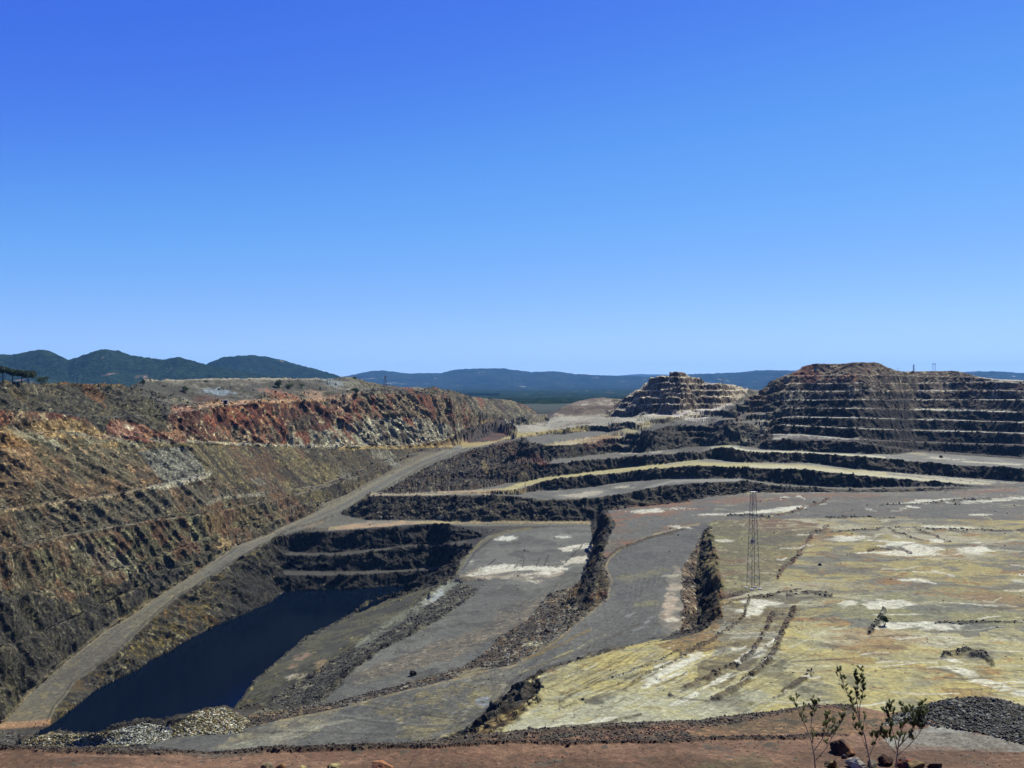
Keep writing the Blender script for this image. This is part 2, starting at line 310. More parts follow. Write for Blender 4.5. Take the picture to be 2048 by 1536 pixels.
def height0(x, y):
    y = np.maximum(y, Y0); u = 1024 + F * x / y
    a = np.clip((u - U0) / du, 0, NU - 1.001); b = np.clip((np.log(y) - ly[0]) / dl, 0, NYF - 1.001)
    i = a.astype(int); j = b.astype(int); fa = a - i; fb = b - j
    return (H[i, j] * (1 - fa) + H[i + 1, j] * fa) * (1 - fb) + (H[i, j + 1] * (1 - fa) + H[i + 1, j + 1] * fa) * fb

# rows of the mesh: closer together where the ground is steep
def slope0(x, y, e):
    return np.hypot((height0(x + e, y) - height0(x - e, y)) / (2 * e), (height0(x, y + e) - height0(x, y - e)) / (2 * e))
cs = np.arange(0, NU, 6)
prof = H[cs]
dz = np.abs(np.diff(prof, axis=1)); ymid = (yrow[1:] + yrow[:-1]) / 2; dy = np.diff(yrow)
met = (np.hypot(dz, dy * np.maximum(np.abs(prof[:, 1:]), 8) / ymid) + dy * .004) / ymid * F
met = met * np.where(ymid < 21, .15, np.where((ymid > 29) & (ymid < 145), .04, np.where(ymid > 1150, .3, 1.0)))[None]
kern = np.exp(-np.linspace(-2.0, 2.0, 9) ** 2); kern /= kern.sum()
pad = np.pad(met, ((4, 4), (0, 0)), mode='edge')
met = sum(pad[i:i + met.shape[0]] * kern[i] for i in range(9))
cum = np.concatenate([np.zeros((len(cs), 1)), np.cumsum(met, axis=1)], axis=1)
NR = 1280
frac = np.linspace(0, 1, NR)
Yc = np.stack([np.interp(frac * c[-1], c, ly) for c in cum])        # log y per coarse column and row
# light smoothing across columns then interpolate to every column
LY = np.stack([np.interp(np.arange(NU), cs, Yc[:, j]) for j in range(NR)], axis=1)
YY = np.exp(LY); XX = ((ucol - 1024) / F)[:, None] * YY

def pix(x, y, z): return 1024 + F * x / y, 768 - F * z / y
def inpoly(u, v, poly):
    r_ = np.zeros(u.shape, bool); n_ = len(poly); j = n_ - 1
    for i in range(n_):
        xi, yi = poly[i]; xj, yj = poly[j]
        if yi != yj:
            c_ = ((yi > v) != (yj > v)) & (u < (xj - xi) * (v - yi) / (yj - yi) + xi); r_ ^= c_
        j = i
    return r_
near = sstep(20, 140, YY)
# crests and faces wander: the survey is sampled at shifted places
rightw = sstep(150, 260, XX) * sstep(560, 640, YY)
wamp = near * (1.0 + 0.5 * sstep(500, 800, YY)) * (1 - .78 * rightw) * (1 - .6 * sstep(850, 950, YY)) * (1 - .35 * (XX < -30))
wx = wamp * (1.5 * fbm(XX / 10, YY / 10, 3, 1) + .5 * ridged(XX / 3.2, YY / 3.2, 2, 2))
wy = wamp * (1.5 * fbm(XX / 10, YY / 10, 3, 4) + .5 * ridged(XX / 3.2, YY / 3.2, 2, 5))
E = np.maximum(1.2, YY * .003)
gx = (height0(XX + E, YY) - height0(XX - E, YY)) / (2 * E); gy = (height0(XX, YY + E) - height0(XX, YY - E)) / (2 * E)
sl_ = np.hypot(gx, gy)
Z = height0(XX + wx, YY + wy)
steep = sstep(.22, .65, sl_)
fl = near * (0.07 * fbm(XX / 3, YY / 3, 4, 7) + .25 * fbm(XX / 25, YY / 25, 2, 8))
rough = near * (1 - .6 * rightw) * (.7 * ridged(XX / 7, YY / 7, 3, 9) + .35 * fbm(XX / 1.6, YY / 1.6, 3, 10))
Z = Z + fl * (1 - steep) + rough * steep * .8
Z = Z + (1 - near) * (.05 * fbm(XX / 1.5, YY / 1.5, 4, 11) + .02 * fbm(XX / .15, YY / .15, 3, 12))
far = sstep(700, 1100, YY) * (Z < 5)
Z = Z + far * (1 - steep) * 1.2 * fbm(XX / 40, YY / 40, 4, 13)
UT = 1024 + F * XX / YY
def terrace(Zi, mask, s_, sharp, seed):
    zz = Zi + 1.6 * fbm(XX / 18, YY / 18, 3, seed); q = zz / s_; fq = q - np.floor(q)
    return Zi + mask * ((np.floor(q) + sstep(.5 - sharp, .5 + sharp, fq)) * s_ - zz)
Z = terrace(Z, sstep(1225, 1245, UT) * sstep(1535, 1515, UT) * sstep(800, 830, YY) * sstep(1150, 1100, YY) * .72, 6.0, .26, 81)
Z = terrace(Z, sstep(1090, 1110, UT) * sstep(1535, 1520, UT) * sstep(640, 670, YY) * sstep(830, 800, YY) * sstep(-52, -49, Z) * .85, 4.2, .15, 82)
Z = terrace(Z, sstep(1540, 1570, UT) * sstep(820, 840, YY) * sstep(1100, 1050, YY) * sstep(-4, 2, Z) * .7, 5.0, .2, 83)
back = sstep(470, 540, YY) * (XX < -55 * YY / 600) * (Z > -24) * (YY < 1000)
Z = Z + back * (1.5 * ridged(XX / 22, YY / 22, 4, 14) + .9 * ridged(XX / 7, YY / 7, 3, 15) - .6)
WEDGE = [(765, 985), (834, 948), (885, 926), (940, 906), (1029, 885), (1088, 894), (1150, 892), (1100, 924), (1060, 925), (1046, 958), (970, 974), (850, 984)]
UU, VV = pix(XX, YY, Z)
wdg = inpoly(UU, VV, WEDGE) & (YY > 480) & (YY < 780)
Z = Z + wdg * (1.5 * ridged(XX / 12, YY / 16, 4, 16) + 1.1 * ridged(XX / 4.5, YY / 6, 3, 17) - .3); steep = np.maximum(steep, wdg * .75)
UU, VV = pix(XX, YY, Z)
# bed of the lake
SHORE = [(60, 1475), (79, 1461), (102, 1452), (126, 1432), (191, 1381), (287, 1332), (335, 1304), (369, 1284), (424, 1256), (478, 1232), (526, 1213), (558, 1190), (570, 1184), (612, 1181), (700, 1179), (800, 1172), (864, 1167), (862, 1174), (790, 1187), (731, 1203), (700, 1231), (608, 1276), (547, 1329), (509, 1361), (475, 1410), (468, 1428), (440, 1470), (260, 1500), (150, 1500)]
lk_ = inpoly(UU, VV, SHORE) & (Z < -83.5) & (YY > 225)
Z[lk_] = np.minimum(Z[lk_], LAKE - 2.5)
# broken rock: push the faces in and out with noise that also changes with height
cl = (steep * near > .02)
xs, ys_, zs = XX[cl], YY[cl], Z[cl]
st = (steep * near * (1 - .6 * rightw))[cl]
nn = np.stack([-gx[cl], -gy[cl], np.full(xs.shape, .6)], -1); nn /= np.linalg.norm(nn, axis=-1)[:, None]
far_ = 1 + .5 * sstep(450, 800, ys_)
def rid3(s, sz, k): return 1 - 2.2 * np.abs(vn3(xs / s + k, ys_ / s + k * 2, zs / sz))
SCREE = [(376, 888), (500, 892), (760, 897), (870, 890), (800, 940), (700, 980), (620, 1018), (560, 984), (500, 990), (440, 962), (400, 915)]
scr = inpoly(UU, VV, SCREE)[cl] * 1.0
leftw = ((xs < -30) & (ys_ > 200)) * 1.0
ribs = 1 - 2.3 * np.abs(vnoise((ys_ * .82 - xs * .57) / 3.6 + .25 * zs / 3.6, (xs + ys_) / 30 + zs / 16, 91))
blk = vn3(xs / 5.5, ys_ / 5.5, zs / 4.0); blk = np.round(blk * 3) / 3
d_ = .8 * rid3(4.5, 16, 3) * far_ + .5 * rid3(2.0, 4.5, 11) + .3 * vn3(xs / .9, ys_ / .9, zs / .9) + (1 - .5 * leftw) * vn3(xs / 13, ys_ / 13, zs / 6) + .75 * blk + leftw * 1.0 * ribs
d_ = d_ * (1 - .8 * scr) * (1 - .65 * sstep(820, 900, ys_)) * (1 - .3 * leftw)
d_ = d_ * st
XX = XX.copy(); YY = YY.copy()
XX[cl] += nn[:, 0] * d_; YY[cl] += nn[:, 1] * d_; Z[cl] += nn[:, 2] * d_
UU, VV = pix(XX, YY, Z)

ALB = np.array([1.32, 1.24, 1.50]) * 2 ** EXPO
def rgb(r, g, b):
    c = np.array([r, g, b]) / 255.0
    return np.where(c < .04045, c / 12.92, ((c + .055) / 1.055) ** 2.4) / ALB
# ---------------------------------------------------------------- minerals, dust and some painted shade: base colour of every bit of ground
XF, YF, ZF = XX.astype(np.float32), YY.astype(np.float32), Z.astype(np.float32)
SC = np.clip(YF / 300, .05, 2.2)                        # coarser grain where only coarse grain can be seen
NA = fbm(XF / 9, YF / 9, 4, 21) + .35 * vn3(XF / 3, YF / 3, ZF / 2)
NB = fbm(XF / 22, YF / 22, 4, 22) + .3 * vn3(XF / 5, YF / 5, ZF / 3)
NC = fbm(XF / 2.5, YF / 2.5, 3, 23) + .6 * vn3(XF / 1.4, YF / 1.4, ZF / 1.0)
NI0 = fbm(XF / 15, YF / 15, 4, 29)
NS = fbm(XF / 14, YF / 38, 4, 24) * .6 + .5 * fbm(XF / 30, YF / 12, 3, 27)
nr_ = YF < 60
JX = np.where(nr_, fbm(XF / .9, YF / .5, 4, 25), fbm(XF / 7, YF / 7, 5, 25)) * 1.2; JY = np.where(nr_, fbm(XF / .9, YF / .5, 4, 26), fbm(XF / 7, YF / 7, 5, 26)) * 1.2
WX = XF + 5 * fbm(XF / 14, YF / 14, 3, 64); WY = YF + 5 * fbm(XF / 14, YF / 14, 3, 65)
RAG = 2.0 * fbm(WX / 11, WY / 8, 6, 61, .72)
FINE = fbm(XF / 1.2, YF / 2.4, 3, 62)
FLAT = 1 - sstep(.16, .42, sl_)
dzr = np.abs(np.gradient(ZF, axis=1)) / (np.abs(np.gradient(YF, axis=1)) + .05)
FLAT = np.where(((UU > 1095) & (UU < 1535) & (YF > 640)) | (YF > 835), 1 - sstep(.25, .6, dzr), FLAT)
COL = np.zeros((NU, NR, 4), np.float32)
COL[..., :3] = rgb(70, 66, 61); COL[..., 3] = .35 + .65 * steep
def sel(poly, jit, ymin=None, ymax=None):
    k_ = inpoly(UU + JX * jit, VV + JY * jit * .5, poly)
    if ymin: k_ &= (YF > ymin)
    if ymax: k_ &= (YF < ymax)
    return k_
def put(k_, col, a):
    a = (a[k_] if isinstance(a, np.ndarray) else np.full(int(k_.sum()), a))[:, None]
    COL[k_, :3] = COL[k_, :3] * (1 - a) + rgb(*col) * a
def paint(poly, cols, jit=8, a=1.0, grain=None, ymin=None, ymax=None, only=None, lo=.0, w_=.25):
    """cols: base colour, then (colour, noise, threshold) patches on top of it"""
    k_ = sel(poly, jit, ymin, ymax)
    aa = np.full(UU.shape, a, np.float32) if only is None else only * a
    put(k_, cols[0], aa)
    for c_, nz, th in cols[1:]: put(k_, c_, aa * sstep(th - w_ / 2, th + w_ / 2, nz))
    if grain is not None: COL[k_, 3] = grain
def blob(u, v, ru, rv, col, a=1.0, ang=0.0, ymin=90, ymax=2000, rag=.6, ns=None):
    c_, s_ = math.cos(math.radians(ang)), math.sin(math.radians(ang))
    R_ = max(ru, rv) * 1.8
    k_ = (abs(UU - u) < R_) & (abs(VV - v) < R_) & (YF > ymin) & (YF < ymax)
    du_, dv_ = UU[k_] - u, VV[k_] - v
    q = np.hypot((du_ * c_ + dv_ * s_) / ru, (-du_ * s_ + dv_ * c_) / rv) + rag * (NC[k_] * .5 + 1.2 * RAG[k_])
    w0 = sstep(1.12, .75, q) * a * (.9 + .6 * FINE[k_]).clip(0, 1)
    COL[k_, :3] = COL[k_, :3] * (1 - w0[:, None]) + rgb(*col) * w0[:, None]
def stroke(pts, wd, col, a=1.0, jit=3, ymin=None, ymax=None, only=None, grain=None, brk=0.0, raise_=0.0):
    us_ = [p[0] for p in pts]; vs_ = [p[1] for p in pts]; m_ = wd * 2 + jit + 4
    k_ = (UU > min(us_) - m_) & (UU < max(us_) + m_) & (VV > min(vs_) - m_) & (VV < max(vs_) + m_)
    if ymin: k_ &= YF > ymin
    if ymax: k_ &= YF < ymax
    pu = UU[k_] + JX[k_] * jit; pv = VV[k_] + JY[k_] * jit; best = np.full(pu.shape, 1e9)
    for (a0, b0), (a1, b1) in zip(pts[:-1], pts[1:]):
        L2 = (a1 - a0) ** 2 + (b1 - b0) ** 2 + 1e-6
        t_ = np.clip(((pu - a0) * (a1 - a0) + (pv - b0) * (b1 - b0)) / L2, 0, 1)
        best = np.minimum(best, np.hypot(pu - a0 - t_ * (a1 - a0), pv - b0 - t_ * (b1 - b0)))
    w0 = sstep(wd * .75, wd * .35, best) * a
    if brk: w0 = w0 * sstep(brk - .2, brk + .2, NC[k_] + .3)
    if only is not None: w0 = w0 * only[k_]
    if raise_: Z[k_] += raise_ * w0 * (1 + .6 * NC[k_])
    if grain is not None: COL[k_, 3] = COL[k_, 3] * (1 - w0) + grain * w0
    COL[k_, :3] = COL[k_, :3] * (1 - w0[:, None]) + rgb(*col) * w0[:, None]

Y2 = 2500
LW = [(-400, 1700), (-340, 1568)] + ROAD_L + [(933, 880), (964, 853), (1022, 850), (1094, 847), (1094, 700), (-400, 700)]
# left wall, from below upwards
paint(LW, [(84, 78, 62), ((112, 104, 74), NA, .0), ((116, 86, 58), NB, .15), ((60, 57, 52), NC, .2), ((160, 150, 124), NC, .5)], ymin=200, jit=2)
paint([(-400, 1600), (-400, 1180), (0, 1180), (140, 1200), (330, 1130), (460, 1090), (300, 1215), (0, 1449)], [(66, 64, 60), ((92, 88, 66), NA, .1), ((50, 48, 46), NC, .1), ((120, 116, 104), NC, .6)], ymin=200, jit=14)
paint([(60, 1105), (250, 1060), (470, 1010), (480, 1060), (300, 1130), (140, 1180)], [(96, 92, 66), ((128, 126, 92), NA, -.05), ((70, 64, 50), NC, .1), ((150, 148, 118), NC, .5), ((110, 78, 52), NB, .25)], ymin=200, jit=14)
paint([(-400, 1130), (0, 1110), (180, 1075), (470, 990), (470, 965), (330, 972), (0, 1028), (-400, 1060)], [(106, 84, 60), ((74, 62, 48), NC, .1), ((132, 106, 78), NA, .1), ((92, 88, 78), NB, .0), ((158, 146, 116), NC, .5)], ymin=200, jit=10)
paint([(-400, 1040), (0, 1022), (240, 988), (330, 966), (400, 955), (395, 900), (280, 884), (100, 868), (-400, 862)], [(116, 94, 68), ((144, 112, 78), NB, .15), ((80, 68, 54), NA, .08), ((104, 98, 80), NI0, .1), ((164, 138, 102), NC, .45), ((96, 88, 60), -NB, .1)], ymin=200, jit=14)
paint([(275, 905), (300, 897), (365, 893), (392, 915), (415, 942), (400, 960), (330, 968), (310, 950), (290, 925)], [(128, 131, 134), ((90, 92, 92), NC, .1), ((165, 168, 170), NC, .45)], ymin=200, jit=10)
STR = vnoise((YF * .82 - XF * .57) / 3.4, (XF + YF) / 90, 3) * .7 + .5 * vnoise((YF * .82 - XF * .57) / 1.5, (XF + YF) / 60, 5)
paint([(376, 886), (500, 890), (760, 895), (840, 905), (800, 940), (740, 968), (620, 1020), (560, 984), (500, 990), (440, 960), (400, 915)],
      [(98, 88, 62), ((122, 112, 74), STR, .1), ((70, 64, 54), -STR, .15), ((104, 80, 56), NB, .25), ((58, 54, 48), NC, .3), ((150, 144, 122), NC, .6)], ymin=200, jit=6)
paint([(640, 900), (800, 896), (900, 893), (890, 905), (800, 935), (700, 972), (650, 1000), (690, 940)], [(76, 72, 64), ((112, 108, 96), STR, .25), ((96, 84, 58), STR, -.35), ((52, 50, 46), NC, .2), ((150, 146, 134), NC, .7)], ymin=200, jit=12, a=.8)
blob(775, 915, 34, 12, (150, 150, 148), .75, 35, ymin=200); blob(690, 950, 26, 10, (138, 138, 132), .7, 20, ymin=200)
blob(520, 965, 18, 9, (120, 122, 125), .7, 10, ymin=200)
blob(495, 1030, 60, 26, (120, 112, 70), .55, -10, ymin=200); blob(430, 1040, 26, 26, (150, 128, 72), .5, 60, ymin=200)
blob(215, 1120, 60, 20, (150, 150, 140), .55, 20, ymin=200); blob(130, 1110, 26, 14, (170, 135, 110), .5, 40, ymin=200)
blob(450, 1086, 18, 8, (185, 160, 110), .8, 0, ymin=200)
stroke([(-300, 1060), (0, 1024), (120, 1005), (240, 990), (330, 970)], 5, (170, 150, 118), .8, 2, ymin=200)
stroke([(300, 976), (345, 968), (400, 956), (420, 948)], 9, (180, 178, 172), .95, 3, ymin=200)
stroke([(418, 1006), (440, 997), (480, 992), (530, 986)], 7, (150, 148, 138), .8, 3, ymin=200)
stroke([(0, 1108), (120, 1080), (240, 1058)], 9, (122, 98, 72), .7, 5, ymin=200)
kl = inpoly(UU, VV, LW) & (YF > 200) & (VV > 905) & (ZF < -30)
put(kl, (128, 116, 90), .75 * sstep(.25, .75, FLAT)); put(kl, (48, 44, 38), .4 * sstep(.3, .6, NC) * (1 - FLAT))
kl = inpoly(UU, VV, LW) & (YF > 200) & (VV > 895); g_ = COL[kl, :3].mean(1, keepdims=True); COL[kl, :3] = (COL[kl, :3] * .74 + g_ * .26) * 1.04
# red and white cliff
RED = [(-400, 866), (0, 868), (100, 870), (200, 878), (300, 884), (376, 886), (500, 890), (700, 896), (806, 895), (870, 884), (933, 868), (964, 853), (960, 828), (933, 815), (899, 795), (820, 782), (720, 782), (667, 796), (613, 800), (513, 803), (424, 811), (400, 806), (330, 812), (230, 838), (110, 826), (0, 822), (-400, 820)]
paint(RED, [(106, 66, 56), ((128, 76, 62), NB, .0), ((110, 100, 88), NI0, .12), ((158, 118, 100), NA, .25), ((72, 52, 46), NC, .1), ((200, 182, 164), NC, .45)], ymin=200, jit=6)
paint([(-400, 870), (0, 870), (200, 880), (215, 850), (140, 838), (0, 850), (-400, 850)], [(140, 114, 84), ((172, 150, 118), NC, .1), ((80, 66, 50), NA, .1)], ymin=200, jit=10)
paint([(215, 880), (225, 842), (290, 842), (290, 880)], [(112, 62, 54), ((150, 112, 104), NA, .1), ((185, 165, 150), NC, .5)], ymin=200, jit=10)
paint([(570, 890), (580, 862), (640, 862), (690, 845), (760, 830), (860, 842), (950, 835), (966, 853), (870, 885), (806, 895), (700, 896)], [(136, 130, 122), ((176, 173, 168), NC, -.05), ((86, 76, 70), NA, .12), ((216, 212, 204), NC, .35), ((140, 90, 72), NB, .3)], ymin=200, jit=14)
paint([(700, 840), (700, 788), (800, 785), (870, 788), (935, 815), (965, 850), (880, 845), (780, 830)], [(112, 98, 84), ((160, 142, 122), NC, .0), ((132, 82, 64), NA, .15), ((64, 58, 54), NC, .45)], ymin=200, jit=14)
paint([(440, 815), (515, 806), (640, 806), (660, 812), (560, 850), (440, 852), (400, 840)], [(130, 70, 52), ((168, 122, 94), NC, .1), ((92, 50, 42), NA, .15), ((206, 186, 160), NC, .6)], ymin=200, jit=10)
blob(600, 830, 34, 22, (62, 54, 50), .75, 20, ymin=200); blob(690, 805, 12, 22, (196, 170, 158), .5, 0, ymin=200)
blob(255, 862, 24, 16, (160, 120, 114), .4, 0, ymin=200); blob(260, 855, 12, 4, (225, 220, 215), .9, 20, ymin=200)
stroke([(376, 883), (500, 889), (700, 895), (806, 894.5)], 4, (196, 192, 184), .85, 1.5, ymin=200)
for u_, v_, a_, b_ in ((60, 872, 46, 10), (110, 888, 26, 12), (150, 868, 30, 5), (190, 882, 26, 7), (265, 888, 30, 8), (330, 884, 40, 5), (235, 878, 20, 9)): blob(u_, v_, a_, b_, (158, 158, 152), .7, 12, ymin=200)
# dark rubble under the rim
paint([(-400, 822), (-400, 766), (0, 768), (239, 771), (262, 784), (342, 808), (340, 826), (330, 850), (345, 868), (300, 856), (225, 836), (205, 868), (185, 850), (170, 838), (110, 826), (0, 820)], [(80, 78, 72), ((100, 94, 80), NA, .1), ((56, 55, 52), NC, .0), ((126, 124, 116), NC, .55)], ymin=200, jit=8)
blob(185, 785, 10, 24, (122, 84, 50), .8, -50, ymin=200); blob(30, 790, 26, 12, (110, 92, 64), .5, 40, ymin=200)
blob(300, 815, 20, 30, (100, 98, 72), .5, -50, ymin=200)
# ground behind the rim
paint([(239, 770), (287, 755), (520, 752), (700, 752), (740, 778), (700, 786), (610, 800), (430, 811), (342, 808), (262, 784)], [(104, 98, 88), ((134, 128, 116), NA, .1), ((76, 72, 62), NB, .1), ((64, 70, 50), NC, .5)], ymin=380, jit=5)
stroke([(270, 762), (287, 760), (420, 758), (520, 757), (650, 757)], 3.5, (176, 166, 150), .9, 1, ymin=400)
blob(435, 783, 26, 7, (146, 160, 178), .9, 5, ymin=400); blob(668, 764, 22, 9, (150, 160, 170), .8, 5, ymin=400)
stroke([(400, 812), (424, 807), (470, 805), (520, 803), (610, 801), (667, 797)], 6, (190, 152, 126), .95, 2, ymin=400)
blob(410, 800, 40, 8, (110, 70, 50), .6, 0, ymin=400); blob(560, 790, 36, 8, (158, 98, 74), .85, 10, ymin=400)
blob(630, 790, 30, 8, (196, 160, 136), .7, 5, ymin=400); blob(290, 792, 30, 6, (92, 92, 94), .8, 10, ymin=400)
blob(705, 768, 22, 12, (128, 124, 104), .8, 20, ymin=400)
paint([(738, 776), (870, 773), (1022, 797), (1085, 832), (1096, 848), (1022, 850), (966, 852), (933, 815), (899, 797), (870, 790), (720, 788)], [(98, 92, 82), ((140, 132, 118), NC, .1), ((64, 60, 52), NA, .1), ((128, 84, 70), NB, .35)], ymin=430, jit=6)
# long haul road
ROADP = ROAD_L + [(933, 890), (980, 882), (1039, 866), (1121, 858), (1121, 865), (1029, 878), (970, 891)] + ROAD_R[::-1]
paint(ROADP, [(108, 104, 100), ((122, 116, 104), NS, .1), ((96, 92, 90), NA, .3)], jit=2, ymin=200, grain=.12)
paint([(0, 1452), (68, 1370), (198, 1262), (318, 1184), (396, 1141), (420, 1160), (355, 1200), (246, 1300), (99, 1446)], [(118, 110, 94), ((104, 100, 96), NS, .05), ((136, 124, 96), NC, .45)], jit=4, ymin=200, grain=.15, a=.8)
stroke([(560, 1062), (640, 1034), (700, 1006), (760, 975), (800, 952)], 5, (142, 126, 102), .6, 3, ymin=200)
paint([(560, 1072), (533, 1069)] + ROAD_L[10:] + [(940, 888), (968, 890), (940, 898), (885, 919), (834, 943), (783, 974), (742, 994), (680, 1030), (635, 1047)], [(122, 122, 121), ((108, 107, 106), NS, .1), ((136, 130, 118), NC, .5)], jit=1, ymin=380, grain=.1, a=.92)
stroke([(590, 1050), (650, 1048), (720, 1046)], 12, (146, 128, 106), .75, 3, ymin=200)
stroke([(0, 1452), (60, 1450), (99, 1444)], 13, (180, 140, 110), .9, 4, ymin=200, ymax=262)
stroke([(930, 890), (970, 884), (1039, 871), (1121, 861), (1170, 860)], 12, (184, 168, 122), .95, 2, ymin=300)
stroke([(680, 896), (806, 894), (899, 892), (960, 886)], 5, (176, 152, 104), .9, 1.5, ymin=300)
paint([(840, 890), (935, 868), (966, 850), (953, 836), (990, 842), (1000, 850), (925, 884), (880, 892)], [(134, 108, 72), ((168, 142, 98), NA, .1)], jit=5, ymin=300, a=.85)
paint([(905, 889), (965, 864), (1003, 850), (1034, 868), (985, 882)], [(62, 54, 48), ((110, 66, 50), NA, .2)], jit=4, ymin=300)
def along(pl_, s_):
    a_ = np.array([(p[0], p[1]) for p in pl_], float); d_2 = np.concatenate([[0], np.cumsum(np.hypot(*np.diff(a_, axis=0).T))]); t_ = np.array(s_) * d_2[-1]
    return np.stack([np.interp(t_, d_2, a_[:, 0]), np.interp(t_, d_2, a_[:, 1])], -1)
def lanes(A, B, n_, cols, seed, wd=2.4, ymin=180, a=.4):
    rg_ = random.Random(seed)
    for k in range(n_):
        f_ = .05 + .9 * rg_.random(); s0 = rg_.random() * .7; s1 = min(1, s0 + .12 + .4 * rg_.random()); ss = np.linspace(s0, s1, 7); f2 = f_ + (rg_.random() - .5) * .12
        fr_ = np.linspace(f_, f2, 7)[:, None]; p = along(A, ss) * (1 - fr_) + along(B, ss) * fr_
        stroke([tuple(q) for q in p], wd * (.6 + rg_.random()), rg_.choice(cols), a * (.5 + rg_.random()), 2, ymin=ymin)
lanes(ROAD_L, ROAD_R, 46, [(132, 129, 122), (88, 86, 84), (142, 136, 120), (94, 92, 90)], 5)
stroke([(p[0] + 4, p[1] + 2) for p in ROAD_L], 3, (150, 136, 112), .6, 2, ymin=200, brk=.0); stroke([(p[0] - 4, p[1] - 1) for p in ROAD_R], 3, (84, 78, 68), .7, 2, ymin=200, raise_=.5, brk=.0)
paint([(1015, 855), (1022, 828), (1060, 820), (1090, 838), (1098, 850), (1050, 856)], [(112, 106, 96), ((82, 78, 72), NA, .1), ((150, 144, 132), NC, .4)], jit=4, ymin=500)
stroke([(915, 884), (960, 866), (1000, 854), (1028, 866)], 14, (74, 66, 58), .8, 3, ymin=500, ymax=900, raise_=6.0, grain=1)
# wall between the road and the lake
LL = ROAD_R[:8] + [(567, 1069), (575, 1110), (568, 1186), (558, 1196), (526, 1216), (424, 1258), (335, 1306), (191, 1386), (102, 1458)]
paint(LL, [(70, 66, 54), ((102, 92, 60), NA, .05), ((94, 74, 46), STR, .35), ((48, 46, 44), NC, .05), ((116, 112, 96), NC, .6)], jit=3, ymin=200, only=1 - .0 * FLAT)
paint([(440, 1165), (482, 1121), (567, 1075), (580, 1110), (568, 1186), (526, 1216), (440, 1250)], [(56, 54, 50), ((84, 80, 62), NA, .25), ((42, 41, 40), NC, .1), ((116, 112, 100), NC, .7)], jit=10, ymin=200)
# wedge right of the road, benches of the middle ground
MID = [(600, 1066), (680, 1029), (742, 993), (783, 973), (834, 942), (885, 918), (940, 898), (970, 891), (1029, 877), (1121, 864), (1240, 862), (1545, 790), (1545, 880), (2048, 910), (2400, 905), (2400, 965), (2048, 974), (1980, 975), (1792, 984), (1502, 986), (1380, 1006), (1213, 1022), (1190, 1052), (910, 1052), (910, 1160), (864, 1170), (566, 1187), (560, 1075)]
paint(MID, [(66, 62, 56), ((92, 86, 76), NA, .08), ((46, 44, 42), NC, .2), ((136, 130, 118), NC, .6)], jit=2, ymin=380)
km = inpoly(UU, VV, MID) & (YF > 400) & (VV < 1056); put(km, (116, 113, 107), .8 * sstep(.4, .85, FLAT))
paint([(742, 990), (783, 974), (834, 943), (885, 919), (940, 900), (1029, 880), (1090, 890), (1100, 925), (1050, 960), (960, 978), (850, 985)], [(68, 60, 52), ((92, 70, 50), NA, .1), ((46, 43, 40), NC, .0), ((136, 128, 108), NC, .5)], jit=3, ymin=380, grain=1)
blob(1030, 905, 50, 16, (96, 62, 48), .6, 35, ymin=380); blob(1075, 918, 26, 10, (128, 62, 46), .6, 40, ymin=380)
blob(968, 932, 7, 16, (176, 156, 108), .8, -30, ymin=380); blob(1070, 900, 5, 18, (150, 142, 130), .7, -50, ymin=380)
FL = sstep(.35, .75, FLAT)
stroke([(742, 989), (850, 988.5), (970, 984)], 4, (176, 162, 138), .9, 1, ymin=400)
paint([(850, 984), (950, 980), (1020, 976), (1056, 972), (1050, 987), (970, 989)], [(172, 148, 120), ((190, 176, 150), NC, .2)], jit=4, ymin=400, a=.9, grain=.15)
YR = [(985, 984), (1049, 963), (1090, 954), (1158, 945), (1261, 933), (1329, 927), (1380, 922), (1423, 917), (1480, 925), (1621, 926), (1724, 940), (1775, 943), (1895, 953), (2048, 962), (2400, 948), (2400, 960), (1980, 976), (1895, 967), (1792, 958), (1690, 948), (1604, 940), (1485, 935), (1380, 933), (1295, 939), (1227, 947), (1124, 957), (1087, 963), (1049, 980)]
paint(YR, [(124, 122, 118), ((146, 144, 138), NS, .1)], jit=1.5, ymin=400, a=.95, grain=.15, only=FL)
stroke([(1000, 984), (1049, 968), (1090, 958), (1158, 949), (1261, 938), (1329, 931), (1400, 929), (1500, 931), (1600, 934), (1690, 944), (1770, 951)], 9, (188, 176, 128), .9, 2, ymin=400, only=FL)
stroke([(1500, 932), (1600, 935), (1700, 946), (1800, 955), (1900, 963), (1990, 970), (2048, 971)], 5, (200, 192, 168), .9, 2, ymin=400, only=FL)
stroke([(1720, 942), (1800, 948), (1900, 958), (2030, 967)], 3, (206, 196, 176), .7, 2, ymin=400, only=FL, brk=.1)
paint([(1032, 990), (1124, 980), (1261, 963), (1348, 957), (1485, 957), (1485, 963), (1380, 967), (1295, 977), (1227, 993), (1175, 999), (1083, 1003), (875, 1026), (960, 1008)], [(104, 103, 100), ((126, 124, 120), NS, .1)], jit=2, ymin=400, a=.95, only=FL, grain=.15)
for u_, v_, a_, b_ in ((1165, 990, 34, 4), (1245, 975, 20, 3), (1190, 984, 24, 3)): blob(u_, v_, a_, b_, (192, 182, 168), .9, -3, ymin=400)
stroke([(1290, 976), (1348, 962), (1480, 960)], 4, (150, 148, 146), .8, 1, ymin=400, only=FL)
stroke([(660, 1058), (724, 1049), (851, 1045), (1000, 1043), (1189, 1044)], 6, (172, 154, 118), .9, 1, ymin=400, only=sstep(.1, .4, FLAT))
paint([(650, 1062), (690, 1052), (740, 1040), (800, 1040), (850, 1046), (760, 1056), (700, 1064)], [(178, 152, 128), ((128, 122, 116), NA, .15)], jit=4, ymin=400, grain=.12)
